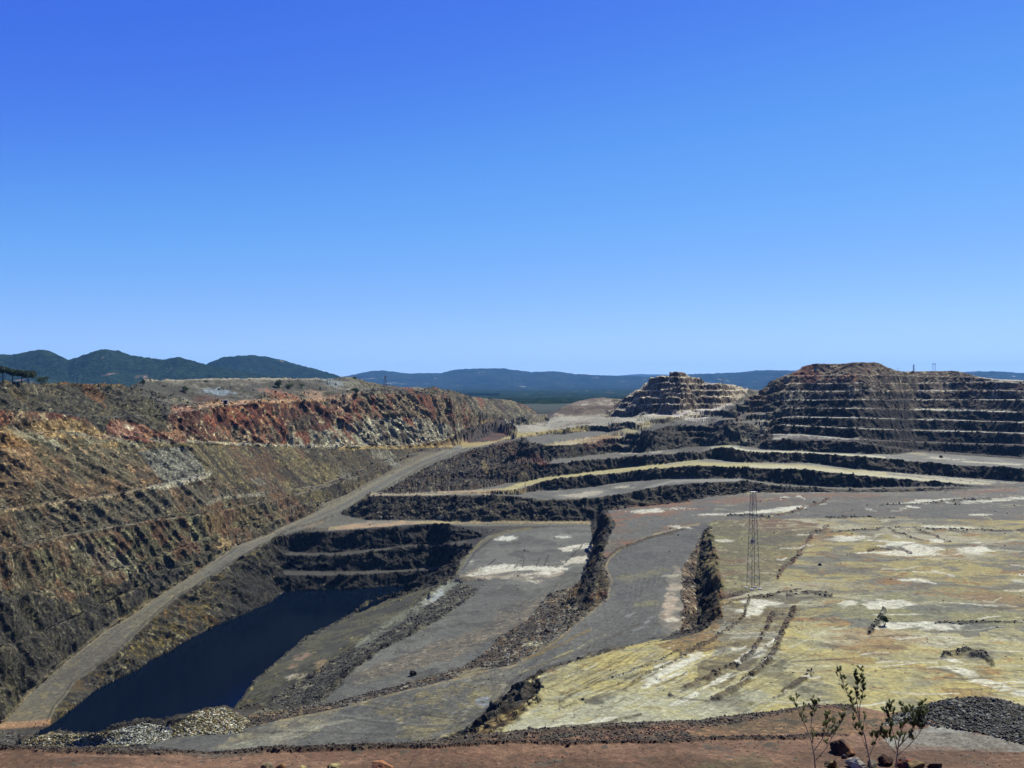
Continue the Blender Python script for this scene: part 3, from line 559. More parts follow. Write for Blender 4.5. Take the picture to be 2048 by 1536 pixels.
stroke([(880, 1024), (988, 1009), (1083, 1000), (1175, 996)], 3, (128, 122, 110), .8, 1, ymin=400)
# upper middle benches
paint([(1326, 908), (1405, 906), (1423, 900), (1420, 888), (1480, 890), (1470, 920), (1423, 917), (1380, 925), (1329, 930)], [(150, 148, 142), ((174, 168, 128), NA, .1)], jit=4, ymin=400, only=FL, grain=.15)
paint([(1500, 905), (1529, 898), (1621, 903), (1785, 908), (1826, 903), (2048, 918), (2400, 912), (2400, 930), (2048, 940), (1895, 931), (1758, 918), (1621, 909)], [(116, 114, 111), ((138, 136, 132), NS, .1)], jit=1.5, ymin=500, only=FL, grain=.15)
stroke([(1455, 894), (1502, 902), (1621, 906), (1700, 911), (1770, 915)], 3.5, (204, 198, 176), .9, 1, ymin=500, only=FL)
for u_, v_, a_, b_ in ((1890, 917, 40, 2.2), (1970, 925, 40, 2), (2020, 928, 26, 2), (1740, 912, 22, 2.5)): blob(u_, v_, a_, b_, (200, 192, 176), .9, 3, ymin=500)
stroke([(1545, 878), (1638, 880), (1680, 884), (1720, 890), (1800, 903), (1850, 909)], 5, (160, 150, 130), .85, 1, ymin=500, only=FL)
blob(1630, 880, 34, 2.5, (200, 178, 138), .9, 0, ymin=500)
paint([(1085, 892), (1150, 878), (1240, 866), (1245, 876), (1186, 889)], [(172, 152, 106), ((190, 178, 150), NA, .2)], jit=3, ymin=450, only=FL, grain=.15)
blob(1200, 884, 46, 12, (112, 58, 44), .7, -10, ymin=450)
paint([(1240, 908), (1240, 880), (1300, 868), (1320, 884), (1326, 905)], [(156, 153, 146), ((170, 164, 124), NA, .2)], jit=5, ymin=450, only=FL, grain=.15)
paint([(1005, 853), (1030, 846), (1094, 846), (1110, 830), (1322, 826), (1335, 834), (1290, 845), (1240, 855), (1175, 851), (1121, 858), (1040, 866)], [(160, 155, 146), ((180, 174, 164), NS, .0), ((120, 104, 88), NA, .35)], jit=3, ymin=600, only=FL, grain=.1)
stroke([(1240, 868), (1275, 856), (1305, 845), (1370, 826)], 12, (162, 150, 116), .85, 2, ymin=500, only=FL)
# quarried hill in the middle, dump and rib between the hills
paint([(1222, 830), (1254, 792), (1300, 755), (1340, 742), (1380, 744), (1500, 775), (1480, 800), (1430, 826), (1400, 845), (1340, 832)], [(128, 108, 101), ((162, 146, 136), NC, .15), ((84, 70, 64), NA, .1), ((202, 192, 188), FLAT, .5)], jit=3, ymin=500)
paint([(1400, 850), (1430, 826), (1480, 800), (1500, 778), (1560, 775), (1556, 800), (1530, 845), (1500, 880), (1420, 890)], [(104, 100, 94), ((130, 126, 120), NC, .15), ((76, 72, 68), NA, .2), ((128, 98, 78), NB, .45)], jit=5, ymin=500)
blob(1528, 845, 26, 12, (176, 172, 164), .7, -60, ymin=500); blob(1500, 875, 16, 10, (190, 188, 184), .7, -50, ymin=500)
paint([(1295, 900), (1302, 850), (1400, 842), (1420, 890), (1400, 905)], [(66, 64, 62), ((96, 94, 90), NC, .2)], jit=6, ymin=500, a=.8)
# big terraced hill on the right
paint([(1530, 885), (1545, 790), (1560, 755), (1600, 738), (1620, 722), (1800, 722), (2400, 740), (2400, 915), (2048, 918), (1826, 904), (1700, 884)], [(60, 54, 51), ((78, 70, 64), NA, .2), ((44, 41, 40), NC, .15), ((110, 104, 98), NC, .75)], jit=2, ymin=560)
paint([(1540, 800), (1560, 755), (1600, 738), (1620, 722), (1800, 722), (2400, 740), (2400, 798), (1900, 796), (1600, 800)], [(98, 84, 78), ((134, 120, 110), NC, .1), ((64, 56, 52), NA, .1), ((184, 174, 162), NC, .5)], jit=4, ymin=560)
paint([(1567, 752), (1613, 726), (1760, 722), (1790, 745), (1740, 752), (1650, 768), (1580, 768)], [(132, 114, 104), ((182, 168, 154), NC, .1), ((104, 88, 80), NA, .1), ((130, 84, 72), NB, .45)], jit=4, ymin=560)
LD = sstep(.25, .6, FLAT) * (YF > 560) * (XX > 150)
k_ = inpoly(UU, VV, [(1545, 878), (1545, 755), (2400, 745), (2400, 880)]); put(k_, (186, 181, 176), LD * .85 * sstep(-.35, .1, NB + .5 * NC)); COL[k_, 3] = np.where(LD[k_] > .5, .1, COL[k_, 3])
paint([(1700, 817), (1770, 812), (1861, 803), (2010, 802), (2018, 819), (1878, 818)], [(104, 90, 84), ((120, 104, 96), NS, .1)], jit=2, ymin=560, grain=.2)
stroke([(1830, 819), (1930, 820), (2020, 822)], 4.5, (210, 206, 196), .9, 1, ymin=560)
blob(1700, 755, 26, 7, (176, 120, 92), .6, 0, ymin=560); blob(1550, 815, 14, 30, (128, 122, 112), .6, 25, ymin=560)
blob(1590, 790, 22, 8, (150, 150, 146), .5, 0, ymin=560); blob(1575, 820, 14, 22, (110, 108, 100), .6, 30, ymin=560)
# far low hill and plain
paint([(1100, 835), (1135, 808), (1165, 796), (1205, 790), (1245, 797), (1225, 826), (1150, 832)], [(130, 116, 104), ((176, 164, 152), NA, .15), ((96, 80, 70), NB, .2)], jit=3, ymin=700)
k_ = (YF > 1130) & (VV < 806); put(k_, (30, 50, 34), .95); k_ = (YF > 1130) & (VV >= 806); put(k_, (40, 56, 38), .95); COL[k_, 3] = .3

# lower pit: cliffs over the lake
paint([(556, 1080), (600, 1066), (851, 1047), (912, 1050), (990, 1058), (915, 1150), (864, 1170), (566, 1187)], [(50, 48, 46), ((64, 61, 58), NA, .2), ((38, 37, 36), NC, .1), ((110, 108, 102), NC, .78)], jit=2, ymin=380)
for ln in ([(575, 1108), (680, 1109), (817, 1092), (930, 1084)], [(570, 1146), (680, 1148), (817, 1140), (900, 1134)]): stroke(ln, 6, (84, 81, 76), .7, 2, ymin=380)
stroke([(560, 1187), (590, 1184), (620, 1182)], 2.5, (150, 148, 140), .8, 1, ymin=380)
# slab and steps beside the lake
SLAB = [(455, 1440), (475, 1404), (509, 1360), (547, 1329), (608, 1275), (700, 1230), (731, 1202), (855, 1172), (905, 1150), (890, 1172), (827, 1214), (707, 1292), (560, 1385), (500, 1430)]
paint(SLAB, [(92, 90, 74), ((108, 104, 82), NS, .1), ((76, 75, 70), NA, .1), ((58, 56, 50), NC, .45), ((160, 148, 96), NC, .75)], jit=2, ymin=230, grain=.2)
stroke([(470, 1432), (480, 1404), (512, 1362), (550, 1330), (610, 1277), (702, 1232), (735, 1203), (860, 1174)], 5, (70, 67, 58), .8, 4, ymin=230, grain=1, brk=-.05, raise_=.5)
paint([(500, 1432), (560, 1385), (707, 1292), (827, 1214), (905, 1150), (960, 1165), (953, 1186), (885, 1240), (748, 1310), (640, 1410), (560, 1440)], [(80, 78, 70), ((108, 104, 88), NA, .1), ((54, 52, 48), NC, .1), ((140, 134, 116), NC, .6)], jit=4, ymin=210, grain=.9)
stroke([(722, 1290), (770, 1255), (830, 1220), (870, 1188), (905, 1162), (950, 1140)], 15, (136, 140, 132), .9, 4, ymin=230, grain=.15)
stroke([(850, 1206), (880, 1184)], 12, (185, 190, 195), .85, 3, ymin=230)
blob(600, 1318, 26, 8, (170, 140, 122), .8, -25, ymin=230); blob(590, 1352, 20, 6, (200, 190, 175), .8, -10, ymin=230); blob(640, 1330, 16, 8, (165, 142, 112), .8, -50, ymin=230)
stroke([(585, 1420), (640, 1372), (700, 1330), (790, 1282), (850, 1240)], 12, (46, 45, 43), .75, 10, ymin=200, brk=.1)
stroke([(700, 1312), (760, 1270), (820, 1230), (860, 1205)], 9, (58, 56, 50), .7, 9, ymin=200, brk=.05)
# pit floor
FLOOR = [(912, 1147), (922, 1120), (949, 1092), (976, 1072), (1022, 1062), (1076, 1055), (1189, 1052), (1190, 1085), (1185, 1102), (1160, 1170), (1100, 1185), (1056, 1242), (998, 1275), (970, 1310), (919, 1340), (800, 1372), (640, 1412), (700, 1345), (760, 1300), (825, 1270), (892, 1232), (958, 1178), (905, 1160)]
paint(FLOOR, [(104, 104, 102), ((118, 117, 114), NS, .1), ((92, 90, 88), NA, .25)], jit=3, ymin=210, grain=.12)
paint([(1100, 1185), (1056, 1242), (998, 1275), (960, 1300), (850, 1330), (700, 1380), (700, 1350), (860, 1290), (960, 1260), (1010, 1210)], [(112, 104, 94), ((134, 122, 108), NC, .15), ((90, 88, 86), NA, .15)], jit=14, ymin=210, grain=.5, a=.8)
paint([(890, 1160), (950, 1140), (1000, 1130), (1080, 1125), (1135, 1130), (1125, 1150), (1080, 1170), (1000, 1155), (920, 1162)], [(160, 146, 132), ((140, 134, 126), NS, .1), ((205, 198, 188), NC, .35), ((110, 108, 106), RAG, .15)], jit=16, ymin=210, grain=.15, a=.9)
blob(1065, 1137, 84, 7, (226, 222, 214), 1, -2, rag=1.0); blob(985, 1145, 46, 4, (216, 210, 200), .85, -6)
blob(1010, 1076, 20, 4, (224, 222, 218), 1, 0); blob(1128, 1074, 12, 2.5, (220, 218, 214), .9, 0); blob(1135, 1098, 16, 5, (222, 216, 208), 1, -5); blob(1170, 1094, 26, 6, (224, 218, 210), 1, -5)
blob(1150, 1122, 30, 8, (214, 206, 196), .95, -12); blob(942, 1124, 20, 5, (216, 212, 206), .95, -8); blob(1045, 1112, 2, 12, (70, 68, 66), .8, 20)
stroke([(912, 1147), (935, 1110), (965, 1082), (1010, 1064), (1060, 1056)], 5, (116, 108, 78), .8, 2, ymin=300); stroke([(925, 1140), (950, 1104), (985, 1078)], 2.5, (52, 50, 46), .9, 2, ymin=300)
for pp in ([(975, 1130), (990, 1118)], [(1045, 1134), (1048, 1116)], [(1072, 1132), (1078, 1118)], [(1088, 1130), (1096, 1112)], [(1000, 1090), (1040, 1086)], [(1050, 1102), (1058, 1103)], [(1125, 1130), (1150, 1105), (1165, 1090)]): stroke(pp, 2.5, (58, 56, 54), .8, 2, ymin=250)
# broken ground under the curved road
paint([(1100, 1185), (1160, 1168), (1185, 1100), (1200, 1130), (1200, 1150), (1215, 1165), (1213, 1195), (1186, 1222), (1141, 1259), (1090, 1297), (1029, 1330), (964, 1343), (900, 1362), (780, 1390), (690, 1412), (600, 1432), (470, 1464), (500, 1430), (640, 1410), (800, 1370), (919, 1338), (970, 1308), (998, 1273), (1056, 1240)], [(88, 78, 64), ((118, 98, 72), NA, .05), ((58, 52, 44), NC, .05), ((158, 148, 128), NC, .5)], jit=4, ymin=190, grain=1)
blob(1068, 1288, 20, 5, (196, 190, 158), .95, 0); blob(1100, 1230, 30, 14, (70, 60, 50), .5, -40)
stroke([(1100, 1185), (1092, 1215), (1065, 1245), (1035, 1275)], 5, (64, 60, 54), .8, 3)
paint([(1180, 1040), (1205, 1018), (1260, 1026), (1232, 1060), (1216, 1090), (1206, 1130), (1198, 1150), (1182, 1190), (1160, 1225), (1150, 1200), (1178, 1130), (1186, 1100)], [(50, 46, 38), ((36, 34, 30), NC, .0), ((84, 72, 48), NA, .25)], jit=3, ymin=250, grain=1)
# shelf and curved road
SHELF = [(1215, 1020), (1300, 1011), (1380, 1004), (1420, 1010), (1430, 1044), (1346, 1062), (1295, 1079), (1240, 1099), (1215, 1116), (1205, 1110), (1216, 1080), (1232, 1050)]
paint(SHELF, [(110, 100, 92), ((104, 103, 101), NS, .0), ((136, 100, 80), NA, .2), ((128, 118, 104), NC, .5)], jit=3, ymin=300, grain=.2)
paint([(1165, 1225), (1182, 1188), (1196, 1150), (1203, 1120), (1218, 1116), (1222, 1164), (1213, 1197), (1186, 1222)], [(92, 78, 52), ((66, 58, 42), NC, .0), ((112, 76, 50), NB, .1), ((150, 136, 100), NC, .6)], jit=2, ymin=250, grain=1)
ROADN = [(290, 1500), (300, 1488), (359, 1474)] + [(p[0], p[1]) for p in ROADN_L] + [(1420, 1040), (1420, 1050)] + [(p[0], p[1]) for p in ROADN_R[::-1]] + [(350, 1530)]
paint(ROADN, [(100, 99, 98), ((112, 111, 109), NS, .1), ((90, 89, 90), NA, .3)], jit=2, ymin=185, grain=.12)
paint([(700, 1400), (800, 1400), (960, 1340), (1040, 1340), (1030, 1400), (960, 1450), (880, 1480), (800, 1480), (790, 1440)], [(104, 102, 98), ((134, 124, 96), NC, .0), ((150, 140, 108), NA, .3)], jit=20, ymin=185, a=.75, grain=.4)
paint([(420, 1500), (500, 1460), (600, 1430), (680, 1420), (640, 1460), (560, 1495)], [(120, 116, 106), ((146, 138, 116), NC, .1), ((104, 102, 100), NS, .2)], jit=14, ymin=185, a=.8, grain=.3)
for k in range(9):
    o_ = k * 5; stroke([(430 + o_ * 3, 1502 - o_ * .3), (520 + o_ * 3, 1478 - o_ * .6), (610 + o_ * 3, 1452 - o_ * .4)], 3, (156, 152, 140), .45, 4, ymin=185)
blob(968, 1402, 14, 8, (160, 168, 190), .8, -10)
paint([(1336, 1150), (1352, 1128), (1364, 1135), (1364, 1215), (1362, 1262), (1318, 1275), (1320, 1240), (1335, 1200)], [(150, 138, 126), ((186, 172, 158), NS, .0), ((112, 108, 102), NA, .0), ((118, 116, 112), RAG, .2)], jit=16, ymin=220, a=.75, grain=.1)
blob(1340, 1215, 14, 32, (196, 176, 160), .8, 8); blob(1345, 1240, 16, 5, (222, 214, 200), .9, 0); blob(1322, 1262, 22, 11, (112, 112, 112), .9, 0)
blob(1290, 1150, 44, 9, (140, 134, 100), .5, -8); blob(1295, 1207, 26, 7, (150, 144, 100), .5, -5); blob(1335, 1152, 30, 3, (196, 188, 170), .8, -4)
for u_, v_ in ((1262, 1229), (1295, 1243), (1280, 1256), (1300, 1236)): blob(u_, v_, 14, 3, (150, 152, 156), .8, -20)
lanes(ROADN_L, ROADN_R[::-1], 90, [(128, 126, 122), (84, 83, 82), (140, 134, 120), (90, 88, 86), (76, 75, 75)], 6, 2.6, a=.5)
stroke([(1416, 1044), (1330, 1062), (1262, 1088), (1222, 1112), (1212, 1135), (1224, 1160), (1216, 1196), (1186, 1222), (1141, 1259), (1090, 1297), (1029, 1330), (964, 1343), (899, 1362), (783, 1389), (680, 1417), (560, 1442)], 3, (166, 146, 110), .7, 3, ymin=190, brk=-.05)
stroke([(1380, 1056), (1300, 1076), (1240, 1098), (1210, 1118)], 3.5, (74, 60, 48), .9, 2, ymin=250, raise_=.5)
for k in range(7): stroke([(1000 + k * 18, 1362 - k * 6), (1130 + k * 22, 1300 - k * 8), (1250 + k * 12, 1220 - k * 10), (1262 + k * 12, 1150 - k * 4)], 2.5, (124, 122, 118), .35, 5, ymin=200)
paint([(1360, 1270), (1366, 1215), (1364, 1140), (1384, 1104), (1412, 1058), (1418, 1062), (1402, 1095), (1392, 1150), (1396, 1225), (1392, 1262)], [(104, 84, 66), ((140, 122, 100), NC, .1), ((64, 54, 44), NA, .1), ((196, 186, 172), NC, .6)], jit=4, ymin=220, grain=1)
paint([(1396, 1268), (1392, 1180), (1392, 1120), (1404, 1078), (1420, 1044), (1430, 1062), (1438, 1120), (1450, 1180), (1446, 1242), (1412, 1266)], [(46, 42, 28), ((32, 29, 22), NC, -.05), ((80, 72, 44), NA, .3)], jit=3, ymin=205, grain=1)  # plateau cliff turned from the sun: its deep shade is painted in
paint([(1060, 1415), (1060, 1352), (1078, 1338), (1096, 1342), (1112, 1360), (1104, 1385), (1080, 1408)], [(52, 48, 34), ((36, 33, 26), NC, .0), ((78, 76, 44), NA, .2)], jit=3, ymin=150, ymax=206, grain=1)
paint([(926, 1471), (988, 1436), (1060, 1402), (1082, 1405), (1050, 1430), (1000, 1466), (950, 1500)], [(110, 92, 66), ((148, 132, 98), NC, .1), ((72, 60, 46), NA, .1), ((190, 176, 130), NC, .6)], jit=4, ymin=140, grain=.9)

# plateau
PL = [(1000, 1475)] + PLAT[1:] + [(1418, 1042), (1430, 1010), (1416, 992), (1502, 984), (1792, 982), (1929, 979), (1980, 974), (2048, 971), (2400, 955), (2400, 1500), (960, 1500)]
pz = dict(ymin=130, ymax=575)
NH = fbm(WX / 24, WY / 12, 6, 31, .65); NI = fbm(WX / 8, WY / 5, 5, 32, .65); NJ = fbm(WX / 38, WY / 20, 5, 33, .62); NK = ridged(WX / 17, WY / 7, 4, 34); NL = ridged(WX / 9, WY / 12, 3, 35)
paint(PL, [(122, 119, 108), ((166, 152, 102), NH, -.02), ((116, 112, 102), NI, .15), ((170, 162, 142), NJ, .2), ((148, 114, 74), RAG, .55)], jit=2, grain=.12, w_=.4, **pz)
paint([(1400, 1050), (1380, 1000), (1416, 990), (2048, 965), (2400, 950), (2400, 1042), (2048, 1040), (1900, 1038), (1800, 1034), (1580, 1038), (1500, 1036)], [(98, 96, 94), ((110, 106, 102), NH, .05), ((124, 108, 92), NI, .3)], jit=4, grain=.1, w_=.4, **pz)
paint([(1410, 1130), (1420, 1040), (1560, 1036), (1640, 1045), (1620, 1090), (1560, 1150), (1480, 1190), (1440, 1200)], [(108, 102, 76), ((132, 126, 84), NI, .05), ((92, 84, 72), NH, .15), ((118, 90, 68), NJ, .2), ((166, 158, 122), NC, .6)], jit=10, grain=.4, w_=.3, a=.85, **pz)
paint([(960, 1500), (1060, 1410), (1100, 1335), (1300, 1285), (1420, 1262), (1500, 1250), (1650, 1240), (1850, 1270), (2400, 1250), (2400, 1500)], [(180, 170, 126), ((190, 174, 112), NH, .0), ((150, 146, 124), NI, .15), ((200, 194, 172), NJ, .2), ((164, 128, 80), RAG, .6)], jit=26, grain=.1, w_=.5, a=.9, **pz)
paint([(960, 1490), (1040, 1440), (1100, 1400), (1250, 1380), (1500, 1370), (1560, 1400), (1420, 1450), (1200, 1470)], [(176, 174, 156), ((188, 178, 128), NI, .1), ((200, 200, 190), NH, .15)], jit=20, grain=.08, w_=.4, a=.85, **pz)
paint([(1310, 1290), (1420, 1255), (1445, 1200), (1520, 1190), (1480, 1240), (1430, 1300), (1360, 1310)], [(132, 104, 70), ((150, 128, 80), NI, .05), ((102, 88, 66), NC, .3)], jit=14, grain=.3, a=.85, **pz)
paint([(1435, 1290), (1450, 1205), (1560, 1185), (1640, 1190), (1580, 1240), (1540, 1300), (1440, 1380), (1380, 1360)], [(116, 106, 84), ((146, 132, 92), NI, .05), ((90, 80, 66), NC, .2), ((150, 148, 138), NH, .25)], jit=14, grain=.3, a=.75, **pz)
paint([(1650, 1210), (1780, 1180), (2048, 1180), (2400, 1170), (2400, 1270), (2048, 1265), (1880, 1262), (1700, 1255)], [(122, 122, 112), ((104, 106, 104), NI, .1), ((146, 142, 100), NH, .15)], jit=20, grain=.12, a=.6, **pz)
for u_, v_, a_, b_, an in ((1760, 1275, 90, 16, 4), (1745, 1292, 60, 18, 0), (1990, 1195, 110, 13, 5), (2040, 1215, 30, 7, 20), (1850, 1105, 90, 9, 0), (1620, 1080, 60, 7, -30), (1700, 1320, 60, 8, 0), (1860, 1340, 40, 7, 10), (1930, 1385, 60, 9, 5)):
    blob(u_, v_, a_, b_, (152, 112, 66), .6, an, **{'ymin': 130, 'ymax': 575})
for u_, v_, a_, b_, an in ((1500, 1000, 90, 6, -2), (1310, 1012, 60, 5, -3), (1240, 1026, 30, 5, -10), (1330, 1022, 90, 3, -4), (1650, 990, 120, 3, 0), (1980, 982, 60, 4, -3)):
    blob(u_, v_, a_, b_, (140, 98, 74), .7, an)
WH = [(1310, 1021, 60, 4, -3), (1360, 1055, 26, 4, 0), (1470, 1028, 80, 3, -3), (1540, 1022, 60, 4, -6), (1590, 1015, 30, 3, -10), (1440, 1081, 24, 3.5, 0), (1790, 1106, 60, 4, 3), (1830, 1095, 60, 10, 6), (1950, 1100, 34, 9, 0), (1872, 1082, 24, 5, 5), (1800, 1088, 40, 5, 5),
      (1790, 1095, 26, 3, 0), (1990, 1000, 70, 4, -3), (1850, 1004, 60, 4, -4), (1900, 1055, 50, 2.5, 2), (1960, 1030, 26, 2.5, 0), (1760, 1210, 42, 10, 0), (1690, 1207, 30, 6, 0), (1860, 1251, 70, 8, 2), (1800, 1252, 40, 5, -2), (1810, 1160, 26, 3, 2), (1835, 1160, 20, 4, 4),
      (1510, 1222, 20, 11, -5), (1495, 1232, 10, 4, 0), (1512, 1302, 36, 11, -25), (1490, 1318, 30, 7, -25), (1545, 1282, 14, 6, -20), (1345, 1338, 62, 15, -28), (1385, 1318, 34, 10, -28), (1310, 1362, 40, 7, -25), (1425, 1368, 44, 5, -28), (1370, 1398, 40, 4, -25),
      (1930, 1345, 44, 8, 12), (1990, 1370, 60, 12, 14), (2040, 1385, 30, 8, 12), (1900, 1320, 30, 4, 10), (1100, 1455, 60, 5, -10), (1200, 1440, 60, 5, -8), (1480, 1222, 10, 5, 0), (1525, 1205, 30, 4, 5), (2020, 1430, 30, 5, 10), (1960, 1095, 20, 8, 0), (2040, 1162, 20, 4, 0), (1620, 1068, 40, 3, -3), (1690, 1075, 40, 6, 0)]
for u_, v_, a_, b_, an in WH: blob(u_, v_, a_, b_, (228, 224, 214), .9, an, ymin=130, ymax=575)
for u_, v_, a_, b_, an in ((1450, 1240, 30, 14, 0), (1565, 1078, 50, 12, -5), (1600, 1195, 60, 7, 2), (1210, 1390, 22, 9, -12), (1190, 1402, 14, 5, 0), (1950, 1310, 40, 9, 8), (1900, 1345, 34, 5, 20)):
    blob(u_, v_, a_, b_, (88, 84, 76), .7, an, ymin=130, ymax=575)
BR = dict(ymin=130, ymax=575)
for pts_, wd, col_, rz in (
    ([(1545, 1190), (1500, 1196), (1492, 1215), (1488, 1232), (1462, 1255), (1420, 1285), (1360, 1310)], 5, (92, 78, 56), .3),
    ([(1600, 1178), (1540, 1190), (1470, 1202), (1440, 1212)], 3, (100, 90, 68), .2),
    ([(1546, 1228), (1535, 1250), (1522, 1280), (1505, 1305), (1470, 1330), (1410, 1358), (1340, 1390)], 8, (84, 64, 46), .5),
    ([(1588, 1220), (1572, 1250), (1556, 1285), (1545, 1312), (1510, 1345), (1470, 1380), (1425, 1402)], 10, (84, 64, 46), .6),
    ([(1624, 1346), (1600, 1362), (1575, 1380), (1550, 1395)], 8, (76, 58, 44), .6),
    ([(1655, 1055), (1625, 1070), (1610, 1095), (1590, 1118), (1565, 1140), (1556, 1158)], 6, (104, 74, 50), .3),
    ([(1610, 1068), (1700, 1062), (1770, 1057), (1830, 1056), (1920, 1062), (2048, 1060)], 3, (66, 62, 54), .2),
    ([(1775, 1058), (1830, 1075), (1850, 1082)], 3, (96, 84, 66), .2),
    ([(1830, 1058), (1880, 1075), (1900, 1084)], 3, (96, 84, 66), .2),
    ([(1660, 998), (1640, 1005), (1600, 1018), (1570, 1028), (1520, 1035)], 3.5, (104, 76, 54), .3),
    ([(1455, 1030), (1500, 1030), (1540, 1036)], 4, (60, 58, 52), .3),
    ([(1650, 1034), (1720, 1033), (1790, 1038)], 3, (60, 58, 50), .3),
    ([(1760, 1012), (1840, 1008), (1920, 1002), (1980, 998)], 3, (70, 66, 58), .3),
    ([(1870, 1246), (1960, 1245), (2060, 1246)], 3.5, (72, 70, 62), .2),
    ([(1360, 1300), (1300, 1330), (1240, 1350), (1190, 1370), (1120, 1405)], 3, (120, 108, 76), .2),
    ([(1400, 1290), (1320, 1340), (1290, 1350), (1250, 1378)], 4, (110, 96, 66), .25),
    ([(1166, 1402), (1120, 1418)], 3, (80, 74, 58), .25),
    ([(1050, 1468), (1130, 1452), (1200, 1448), (1280, 1430)], 4, (104, 96, 78), .25),
    ([(1348, 1395), (1410, 1400), (1470, 1402)], 2.5, (110, 108, 96), .1),
    ([(1740, 1265), (1758, 1240), (1768, 1222)], 8, (76, 74, 66), .7),
    ([(1885, 1312), (1930, 1305), (1968, 1310), (1985, 1328)], 10, (72, 70, 58), .7),
    ([(1738, 1100), (1760, 1095), (1800, 1096), (1820, 1104)], 5, (84, 66, 46), -.8),
    ([(1575, 1192), (1620, 1186), (1660, 1190)], 6, (84, 80, 68), .5)):
    stroke(pts_, wd, col_, .85, 4, grain=.9, raise_=rz, brk=.05 if wd > 6 else 0, **BR)
for k in range(12): stroke([(1150 + k * 17, 1345 - k * 3.2), (1172 + k * 17, 1328 - k * 3.0)], 3, (118, 106, 72), .5, 3, **BR)
for k in range(9):
    stroke([(1880 + k * 14, 1415 - k * 3), (1830 + k * 22, 1392 - k * 3)], 2.4, (112, 96, 62), .55, 4, **BR)
    stroke([(1960 + k * 9, 1405 - k * 6), (2060 + k * 9, 1425 - k * 6)], 2.4, (186, 186, 178), .5, 4, **BR)
for k in range(26):
    u0 = 1130 + rnd.random() * 450; v0 = 1320 + rnd.random() * 110
    stroke([(u0, v0), (u0 + 60 + 60 * rnd.random(), v0 - 24 - 24 * rnd.random())], 2.2, rnd.choice([(118, 110, 80), (186, 184, 168), (150, 132, 84)]), .5, 5, **BR)

rg_ = random.Random(4)
for k in range(90):
    u0 = rg_.uniform(1040, 1560); v0 = rg_.uniform(1300, 1450); ln = rg_.uniform(30, 130)
    stroke([(u0, v0), (u0 + ln * .5, v0 - ln * .2), (u0 + ln, v0 - ln * .44)], rg_.uniform(1.6, 3.4), rg_.choice([(112, 100, 72), (216, 212, 196), (134, 112, 70), (90, 82, 64), (206, 194, 140)]), rg_.uniform(.4, .85), 3, brk=-.05, raise_=rg_.choice([0, 0, -.12, .1]), **BR)
for k in range(150):
    u0 = rg_.uniform(1420, 2060); v0 = rg_.uniform(990, 1420); ln = rg_.uniform(20, 120) * (v0 - 900) / 350
    stroke([(u0, v0), (u0 + ln * .5, v0 + rg_.uniform(-4, 3)), (u0 + ln, v0 + rg_.uniform(-7, 6))], rg_.uniform(1.3, 3.0), rg_.choice([(96, 90, 74), (206, 200, 182), (140, 112, 74), (76, 72, 64), (186, 176, 130), (226, 222, 214)]), rg_.uniform(.4, .85), 4, brk=.0, raise_=rg_.choice([0, 0, -.1, .08]), **BR)
# wind-blown and washed streaks over the whole plateau
kp = inpoly(UU, VV, PL) & (YF > 130) & (YF < 575)
put(kp, (190, 186, 160), .55 * sstep(.42, .75, NK) * sstep(-.1, .35, NJ))
put(kp, (84, 82, 76), .55 * sstep(.48, .8, NL) * sstep(-.25, .3, -NH))
put(kp, (96, 90, 70), .6 * sstep(.22, .5, NI * .7 + FINE * .5)); put(kp, (206, 198, 170), .35 * sstep(.3, .6, FINE * .8 + NH * .4))
put(kp, (60, 56, 48), .7 * sstep(.46, .62, FINE * .8 + RAG * .25))
# heaps by the lake, bottom left
paint([(40, 1492), (51, 1482), (103, 1468), (171, 1472), (219, 1462), (284, 1446), (335, 1456), (410, 1418), (455, 1416), (500, 1442), (480, 1466), (345, 1474), (300, 1490), (68, 1497)], [(128, 116, 84), ((196, 184, 148), NC, .1), ((84, 76, 52), NA, .25), ((220, 214, 200), NC, .55)], jit=5, ymin=195, grain=1)
blob(455, 1458, 24, 8, (190, 190, 186), .9, 5, ymin=195); blob(390, 1465, 14, 4, (176, 158, 118), .9, 0, ymin=195); blob(290, 1470, 30, 12, (176, 178, 172), .6, 0, ymin=195)
paint([(-400, 1500), (-400, 1462), (20, 1462), (60, 1480), (60, 1500)], [(72, 66, 62), ((92, 88, 80), NC, .2)], jit=4, ymin=100, grain=.8)

# shelf in the foreground
k_ = YF < 120; XN, YN = XF / 1.0, YF / 1.0
G1 = fbm(XF / 1.3, YF / .8, 4, 41); G2 = fbm(XF / .35, YF / .35, 4, 42); G3 = fbm(XF / 4, YF / 1.6, 3, 43)
paint([(-500, 1380), (2500, 1380), (2500, 1700), (-500, 1700)], [(120, 90, 74), ((136, 104, 86), G1, .0), ((104, 78, 62), G3, .12), ((92, 82, 72), G2, .42)], jit=0, ymax=120, grain=.25)
BERM = [(-400, 1502), (0, 1500), (300, 1506), (500, 1504), (680, 1500), (953, 1487), (1200, 1484), (1380, 1480), (1604, 1474), (1660, 1472)]
paint([(-400, 1400)] + BERM + [(1700, 1470), (1720, 1440), (1700, 1400)], [(108, 86, 72), ((124, 92, 74), G1, .05), ((86, 78, 70), G2, .15)], jit=6, ymax=120, grain=.72)
paint([(1380, 1462), (1560, 1430), (1620, 1414), (1700, 1420), (1790, 1430), (1840, 1440), (1700, 1466), (1600, 1468), (1380, 1474)], [(112, 90, 68), ((130, 100, 76), G1, .0), ((90, 80, 64), G2, .2)], jit=6, ymax=120, grain=.6)
stroke([(p[0], p[1] + 2) for p in CREST[1:12]], 8, (96, 88, 80), .75, 5, ymax=120, grain=.8, raise_=.05, brk=.0)
stroke(BERM, 5, (70, 60, 52), .85, 4, ymax=120, grain=1, raise_=.045)
